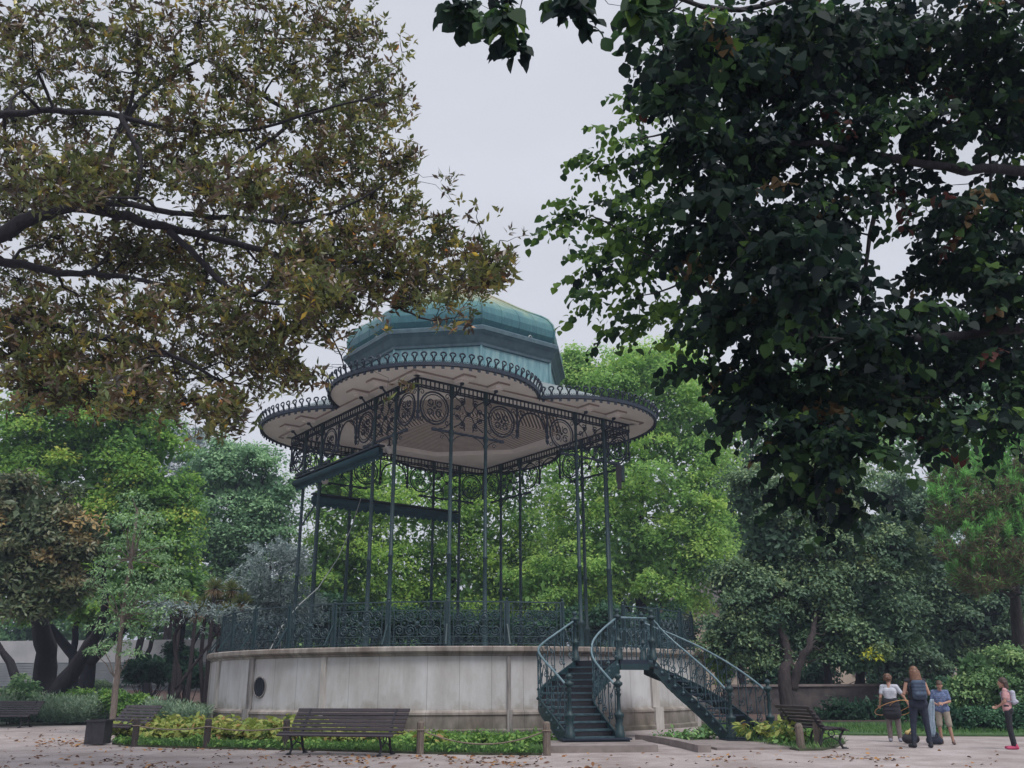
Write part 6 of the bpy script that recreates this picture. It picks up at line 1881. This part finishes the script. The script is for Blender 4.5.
def torso(b, j, s, k, wide):
    pel, che, nk = j['pelvis'], j['chest'], j['neck']
    ax = (j['shr'] - j['shl']).normalized(); hx = (j['hipr'] - j['hipl']).normalized()
    def slab(c, hw, r):
        capsule(b, c - ax*(hw-r), c + ax*(hw-r), r, r, 12)
    n_ = 7
    for i in range(n_+1):
        t = i/n_
        c = pel.lerp(che, t)
        hw = (0.168*(1-t) + 0.165*t - 0.035*math.sin(PI*min(t*1.15, 1)))*s*wide*k
        slab(c, hw, (0.105 - 0.010*math.sin(PI*t))*s*(0.5+0.5*wide)*k)
    capsule(b, j['shl'] + ax*0.01*s, j['shr'] - ax*0.01*s, 0.058*s*k, 0.058*s*k)
    capsule(b, che, nk, 0.10*s*k, 0.058*s*k)
    c = pel + Vector((0, 0.035*s, -0.04*s))
    capsule(b, c - hx*0.07*s*wide, c + hx*0.07*s*wide, 0.105*s*wide*k, 0.105*s*wide*k)
def base_joints(**o):
    J = dict(head=(0, 0, 1.585), neck=(0, 0.02, 1.43), chest=(0, 0.01, 1.27), pelvis=(0, 0, 0.95), shl=(-0.175, 0.01, 1.385), shr=(0.175, 0.01, 1.385),
             ell=(-0.23, 0.03, 1.10), elr=(0.23, 0.03, 1.10), wrl=(-0.24, -0.06, 0.86), wrr=(0.24, -0.06, 0.86), hdl=(-0.24, -0.10, 0.78), hdr=(0.24, -0.10, 0.78),
             hipl=(-0.09, 0, 0.90), hipr=(0.09, 0, 0.90), knl=(-0.11, -0.01, 0.49), knr=(0.11, -0.01, 0.49), anl=(-0.12, 0.02, 0.085), anr=(0.12, 0.02, 0.085), toel=(-0.13, -0.14, 0.035), toer=(0.13, -0.14, 0.035))
    J.update(o); return J
def shirt(sleeve=0.55, hem=0.0, k=1.10):
    def f(b, j, s, wide):
        jj = dict(j); jj['pelvis'] = j['pelvis'] + Vector((0, 0, hem*s)); 
        torso_top(b, jj, s, k, wide)
        for sd_ in ('l', 'r'):
            if sleeve > 0:
                capsule(b, j['sh'+sd_], j['sh'+sd_].lerp(j['el'+sd_], sleeve), 0.062*s, 0.058*s)
    return f
def torso_top(b, j, s, k, wide):
    pel, che, nk = j['pelvis'], j['chest'], j['neck']
    ax = (j['shr'] - j['shl']).normalized()
    for i in range(8):
        t = i/7
        c = pel.lerp(che, t); hw = (0.172 - 0.030*math.sin(PI*min(t*1.15, 1)))*s*wide*k; r = 0.105*s*(0.5+0.5*wide)*k
        capsule(b, c - ax*(hw-r), c + ax*(hw-r), r, r, 12)
    capsule(b, j['shl'], j['shr'], 0.064*s, 0.064*s)
    capsule(b, che, nk + Vector((0, 0, -0.045*s)), 0.105*s, 0.066*s)
def trousers(leg=1.0, flare=1.0, k=1.12):
    def f(b, j, s, wide):
        hx = (j['hipr'] - j['hipl']).normalized()
        c = j['pelvis'] + Vector((0, 0.03*s, -0.04*s))
        capsule(b, c - hx*0.07*s*wide, c + hx*0.07*s*wide, 0.112*s*wide, 0.112*s*wide)
        c = j['pelvis'] + Vector((0, 0.0, 0.05*s))
        capsule(b, c - hx*0.07*s*wide, c + hx*0.07*s*wide, 0.106*s*wide, 0.106*s*wide)
        for sd_ in ('l', 'r'):
            if leg >= 1:
                capsule(b, j['hip'+sd_], j['kn'+sd_], 0.092*s*wide, 0.060*s*wide*flare)
                capsule(b, j['kn'+sd_], j['kn'+sd_].lerp(j['an'+sd_], leg-0.03), 0.060*s*wide*flare, 0.046*s*flare)
            else:
                capsule(b, j['hip'+sd_], j['hip'+sd_].lerp(j['kn'+sd_], leg), 0.094*s*wide, 0.082*s*wide)
    return f
def shoes(b, j, s, wide):
    for sd_ in ('l', 'r'):
        capsule(b, j['an'+sd_] + Vector((0, 0.035, -0.035))*s, j['toe'+sd_] + Vector((0, -0.01, 0.005))*s, 0.046*s, 0.036*s)
        capsule(b, j['an'+sd_] + Vector((0, 0.02, -0.02))*s, j['an'+sd_] + Vector((0, 0.01, 0.03))*s, 0.046*s, 0.042*s)
def hair_long(b, P_, s):
    t = MB(); t.sphere((0, 0.018, 0.022), 0.108, 14, 10, sc=(0.86, 1.0, 1.02))
    b.add([P_(*p) for p in t.v], t.f)
    for i in range(13):
        a = PI*(i/12) - PI/2
        x, y = math.sin(a)*0.085, 0.03 + math.cos(a)*0.075
        capsule(b, P_(x, y, 0.0), P_(x*1.15, y+0.02, -0.18), 0.034*s, 0.036*s, 7); capsule(b, P_(x*1.15, y+0.02, -0.18), P_(x*0.95+0.012*math.sin(i*2), y+0.035, -0.33-0.03*math.sin(i*1.7)), 0.036*s, 0.014*s, 7)
def hair_bun(b, P_, s):
    t = MB(); t.sphere((0, 0.02, 0.02), 0.110, 14, 10, sc=(0.9, 1.0, 1.0))
    rr_ = random.Random(2)
    for i in range(26):
        a, e = rr_.uniform(0, 2*PI), rr_.uniform(-0.6, 1.2)
        t.sphere((0.09*math.cos(a)*math.cos(e), 0.035+abs(0.095*math.sin(a)*math.cos(e))*1.0, 0.02+0.09*math.sin(e)), 0.034, 7, 5)
    t.sphere((0, 0.11, 0.02), 0.05, 8, 6)
    b.add([P_(*p) for p in t.v], t.f)
def hair_short(b, P_, s):
    t = MB(); t.sphere((0, 0.020, 0.030), 0.103, 14, 10, sc=(0.86, 0.98, 0.95)); t.sphere((0, 0.05, -0.02), 0.075, 10, 8); t.sphere((0, -0.055, 0.07), 0.045, 8, 6, sc=(1.3, .8, .6))
    b.add([P_(*p) for p in t.v], t.f)
def hair_bob(b, P_, s):
    t = MB(); t.sphere((0, 0.018, 0.022), 0.108, 14, 10, sc=(0.86, 1.0, 1.02))
    b.add([P_(*p) for p in t.v], t.f)
    for i in range(11):
        a = PI*(i/10) - PI/2
        x, y = math.sin(a)*0.08, 0.03 + math.cos(a)*0.07
        capsule(b, P_(x, y, 0.0), P_(x, y+0.01, -0.14), 0.034*s, 0.024*s, 7)
def backpack(matm, matd, w=0.30, h=0.42, d=0.13, zc=1.20, y=0.19):
    def f(root, j, s):
        b = MB()
        for x in (-1, 1):
            capsule(b, Vector((x*(w/2-0.06), y, zc-h/2+0.07))*s, Vector((x*(w/2-0.075), y-0.01, zc+h/2-0.07))*s, 0.065*s, 0.06*s)
        for i in range(5):
            z = zc - h/2 + 0.07 + (h-0.14)*i/4
            capsule(b, Vector((-(w/2-0.06), y, z))*s, Vector(((w/2-0.06), y, z))*s, 0.066*s, 0.066*s)
        capsule(b, Vector((-0.07, y+0.06, zc-0.10))*s, Vector((0.07, y+0.06, zc-0.10))*s, 0.05*s, 0.05*s)
        bp = fuse('backpack', b, matm, root, 0.010*s, 4)
        b = MB()
        for x in (-1, 1):
            b.tube([Vector((x*0.09, y-0.06, zc+h/2-0.05))*s, Vector((x*0.115, 0.02, zc+h/2+0.035))*s, Vector((x*0.125, -0.10, zc+0.10))*s, Vector((x*0.14, -0.08, zc-0.05))*s, Vector((x*0.14, y-0.03, zc-h/2+0.07))*s], 0.018*s, 6)
        b.build('strap', matd, bp, local=True)
    return f
# woman
NAVY = cmat('navy_denim', (0.012, 0.017, 0.035), (0.028, 0.036, 0.062))
BLK = cmat('black_cotton', (0.014, 0.014, 0.022), (0.026, 0.026, 0.036))
wm = base_joints(ell=(-0.25, 0.02, 1.12), wrl=(-0.15, -0.20, 1.10), hdl=(-0.08, -0.26, 1.12), elr=(0.27, 0.0, 1.12), wrr=(0.14, -0.20, 1.14), hdr=(0.06, -0.25, 1.17),
                 knl=(-0.13, -0.01, 0.49), knr=(0.15, -0.02, 0.49), anl=(-0.14, 0.03, 0.085), anr=(0.20, 0.02, 0.085), toel=(-0.17, -0.12, 0.035), toer=(0.25, -0.12, 0.035), head=(0.0, -0.01, 1.575))
g = on_ground(924, 748)
person('woman seen from behind, long auburn hair, dark blue backpack, black top, navy jeans', (g.x, g.y, 0), math.radians(176), 0.94, wm,
       [('top', BLK, shirt(0, 0.08, 1.08)), ('jeans', NAVY, trousers(1.0)), ('shoes', BLK, shoes)],
       (cmat('auburn_hair', (0.10, 0.045, 0.025), (0.22, 0.11, 0.065), 25, 0.5), hair_long), backpack(cmat('blue_pack', (0.03, 0.05, 0.09), (0.07, 0.10, 0.155)), BLK), head=(0.1, 0.1), wide=1.12)
# hoop girl
gj = base_joints(head=(0.0, -0.015, 1.585), elr=(0.24, 0.06, 1.12), wrr=(0.30, -0.06, 0.90), hdr=(0.33, -0.12, 0.84), ell=(-0.33, 0.0, 1.14), wrl=(-0.43, -0.04, 0.92), hdl=(-0.48, -0.08, 0.85))
g = on_ground(896, 742)
gg = Vector((g.x, g.y, 0))
def tied(b, j, s, wide):
    for i in range(4):
        z = 1.0 - 0.10*i
        capsule(b, Vector((-0.09, 0.03, z))*s, Vector((0.09, 0.03, z))*s, (0.125+0.008*i)*s, (0.125+0.008*i)*s)
    capsule(b, Vector((-0.06, 0.10, 0.95))*s, Vector((-0.08, 0.11, 0.64))*s, 0.06*s, 0.05*s); capsule(b, Vector((0.05, 0.10, 0.95))*s, Vector((0.04, 0.11, 0.66))*s, 0.06*s, 0.05*s)
person('curly haired girl in white t-shirt and taupe trousers, navy jacket tied at her waist', gg, math.radians(150), 0.855, gj,
       [('t_shirt', cmat('white_cotton', (0.42, 0.44, 0.52), (0.58, 0.60, 0.66)), shirt(0.6, 0.05)), ('trousers', cmat('taupe_cloth', (0.14, 0.11, 0.11), (0.22, 0.18, 0.175)), trousers(1.0, 1.25)), ('tied_jacket', BLK, tied), ('shoes', cmat('grey_trainer', (0.2, 0.2, 0.25), (0.35, 0.35, 0.42)), shoes)],
       (cmat('curly_hair', (0.07, 0.035, 0.025), (0.20, 0.11, 0.075), 30, 0.6), hair_bun), None, head=(-0.15, 0.15))
HOOP = cmat('orange_hoop', (0.42, 0.21, 0.07), (0.55, 0.30, 0.12), 4, 0.4)
for k, (dx, r, tl, lab) in enumerate(((-0.26, 0.36, 0.05, 'outer thin orange hoop held level behind the girl in the white t-shirt'), (-0.12, 0.30, -0.05, 'smaller orange hoop inside the other beside the girl in the white t-shirt'))):
    b = MB(); c = gg + Vector((dx+0.28, -0.02-0.1*k, 0.73))
    b.tube([c + Vector((math.cos(a)*r*(1.1 if k == 0 else 0.8), math.sin(a)*r*1.1, tl*math.cos(a)+0.16*math.sin(a)*-1)) for a in [2*PI*i/36 for i in range(36)]], 0.008, 6, closed=True)
    tag(b.build('hoop', HOOP, None, smooth=True), lab, 'hoop')
# boy
bj = base_joints(head=(0.03, -0.05, 1.57), elr=(0.235, -0.02, 1.13), wrr=(0.08, -0.22, 1.08), hdr=(0.01, -0.27, 1.08), ell=(-0.235, -0.02, 1.13), wrl=(-0.09, -0.22, 1.06), hdl=(-0.02, -0.27, 1.04), knl=(-0.12, -0.03, 0.49), knr=(0.13, 0.0, 0.49), anl=(-0.12, 0.02, 0.085), anr=(0.17, 0.03, 0.085), toel=(-0.16, -0.12, 0.035), toer=(0.22, -0.12, 0.035))
g = on_ground(947, 744.5)
person('boy in a blue printed t-shirt and beige shorts looking down at his hands', (g.x, g.y, 0), math.radians(-32), 0.775, bj,
       [('t_shirt', cmat('blue_print', (0.05, 0.085, 0.20), (0.20, 0.25, 0.40), 22), shirt(0.75, -0.02, 1.15)), ('shorts', cmat('beige_cloth', (0.27, 0.23, 0.19), (0.37, 0.33, 0.27)), trousers(0.92)), ('shoes', cmat('brown_shoe', (0.09, 0.05, 0.045), (0.2, 0.13, 0.12)), shoes)],
       (cmat('brown_hair', (0.045, 0.025, 0.018), (0.11, 0.065, 0.045), 30, 0.6), hair_short), None, head=(0.25, 0.5), wide=1.05)
gb = Vector((g.x, g.y, 0))
# cloth hanging from his hands and the bags on the ground
b = MB()
nx_, nz_ = 7, 12
for i in range(nz_+1):
    t = i/nz_
    for k in range(nx_+1):
        u_ = k/nx_ - 0.5
        b.v.append((gb.x-0.28 - 0.12*t + u_*(0.07+0.06*math.sin(PI*t)+0.03*math.sin(9*t)), gb.y-0.22 + 0.05*math.sin(k*2.1+t*3), 0.93 - 0.76*t))
for i in range(nz_):
    for k in range(nx_):
        b.f.append((i*(nx_+1)+k, i*(nx_+1)+k+1, (i+1)*(nx_+1)+k+1, (i+1)*(nx_+1)+k))
o = b.build('cloth', cmat('pale_blue_cloth', (0.22, 0.30, 0.40), (0.38, 0.46, 0.55)), None, smooth=True)
sm = o.modifiers.new('thickness', 'SOLIDIFY'); sm.thickness = 0.012
tag(o, 'long pale blue cloth hanging between the woman and the boy', 'cloth')
def bag(label, loc, rz, mb_, mt_, s):
    r_ = empty('bag', loc, rz); tag(r_, label, 'bag')
    b = MB(); capsule(b, (-0.13*s, 0, 0.13*s), (0.13*s, 0, 0.13*s), 0.12*s, 0.12*s); capsule(b, (-0.10*s, 0, 0.2*s), (0.10*s, 0, 0.2*s), 0.09*s, 0.09*s); fuse('body', b, mb_, r_, 0.014, 3)
    b = MB(); capsule(b, (-0.10*s, -0.02, 0.28*s), (0.09*s, 0.02, 0.30*s), 0.07*s, 0.07*s); b.sphere((0.03, 0, 0.33*s), 0.07*s, 8, 6); fuse('contents', b, mt_, r_, 0.012, 2)
    b = MB(); b.tube([(-0.1*s, -0.06, 0.24*s), (-0.06*s, -0.12, 0.34*s), (0.06*s, -0.12, 0.34*s), (0.1*s, -0.06, 0.24*s)], 0.01, 5); b.build('handle', BLK, r_, local=True)
YEL = cmat('yellow_knit', (0.36, 0.26, 0.10), (0.46, 0.36, 0.16))
bag('dark bag with yellow cloth on top on the gravel behind the woman\'s feet', (gb.x-0.66, gb.y+0.25, 0), 0.2, BLK, YEL, 0.8)
bag('dark blue bag lying by the hem of the pale blue cloth', (gb.x-0.30, gb.y-0.1, 0), -0.2, NAVY, NAVY, 0.7)
# girl in pink at the right
pj = base_joints(ell=(-0.22, -0.03, 1.12), wrl=(-0.14, -0.20, 1.0), hdl=(-0.09, -0.26, 0.98), elr=(0.22, -0.03, 1.12), wrr=(0.14, -0.20, 1.0), hdr=(0.09, -0.26, 0.98), knl=(-0.09, -0.03, 0.49), knr=(0.09, 0.0, 0.49), anl=(-0.08, 0.0, 0.085), anr=(0.11, 0.05, 0.085), toel=(-0.09, -0.16, 0.035), toer=(0.12, -0.11, 0.035), head=(0.0, -0.02, 1.58))
g = on_ground(1014, 749.5)
PINK = cmat('pink_top', (0.50, 0.27, 0.28), (0.62, 0.37, 0.38))
person('girl at the right edge with pink top, pale grey backpack, black leggings and pink trainers', (g.x, g.y, 0), math.radians(-118), 0.80, pj,
       [('top', PINK, shirt(0.6, 0.0)), ('leggings', BLK, trousers(1.0)), ('shoes', cmat('pink_trainer', (0.42, 0.05, 0.12), (0.6, 0.10, 0.20)), shoes)],
       (cmat('dark_hair', (0.03, 0.018, 0.015), (0.085, 0.05, 0.04), 30, 0.6), hair_bob), backpack(cmat('pale_pack', (0.36, 0.37, 0.46), (0.50, 0.51, 0.60)), cmat('grey_strap', (0.2, 0.2, 0.26), (0.3, 0.3, 0.36)), 0.27, 0.36, 0.12, 1.22, 0.17), head=(0.2, 0.05), wide=0.95)

# bluish haze added to lift the shadows of the far trees
hb = MB()
hb.box((0, 560, 13), (1700, 1300, 30))
hm = bpy.data.materials.new('haze_air'); hm.use_nodes = True
hn = hm.node_tree; hn.nodes.clear()
hv = hn.nodes.new('ShaderNodeVolumePrincipled'); ho = hn.nodes.new('ShaderNodeOutputMaterial')
hv.inputs['Color'].default_value = (0.62, 0.72, 0.95, 1); hv.inputs['Density'].default_value = 0.0011
hn.links.new(hv.outputs['Volume'], ho.inputs['Volume'])
tag(hb.build('haze', hm), kind='stuff')
scn.cycles.volume_bounces = 0
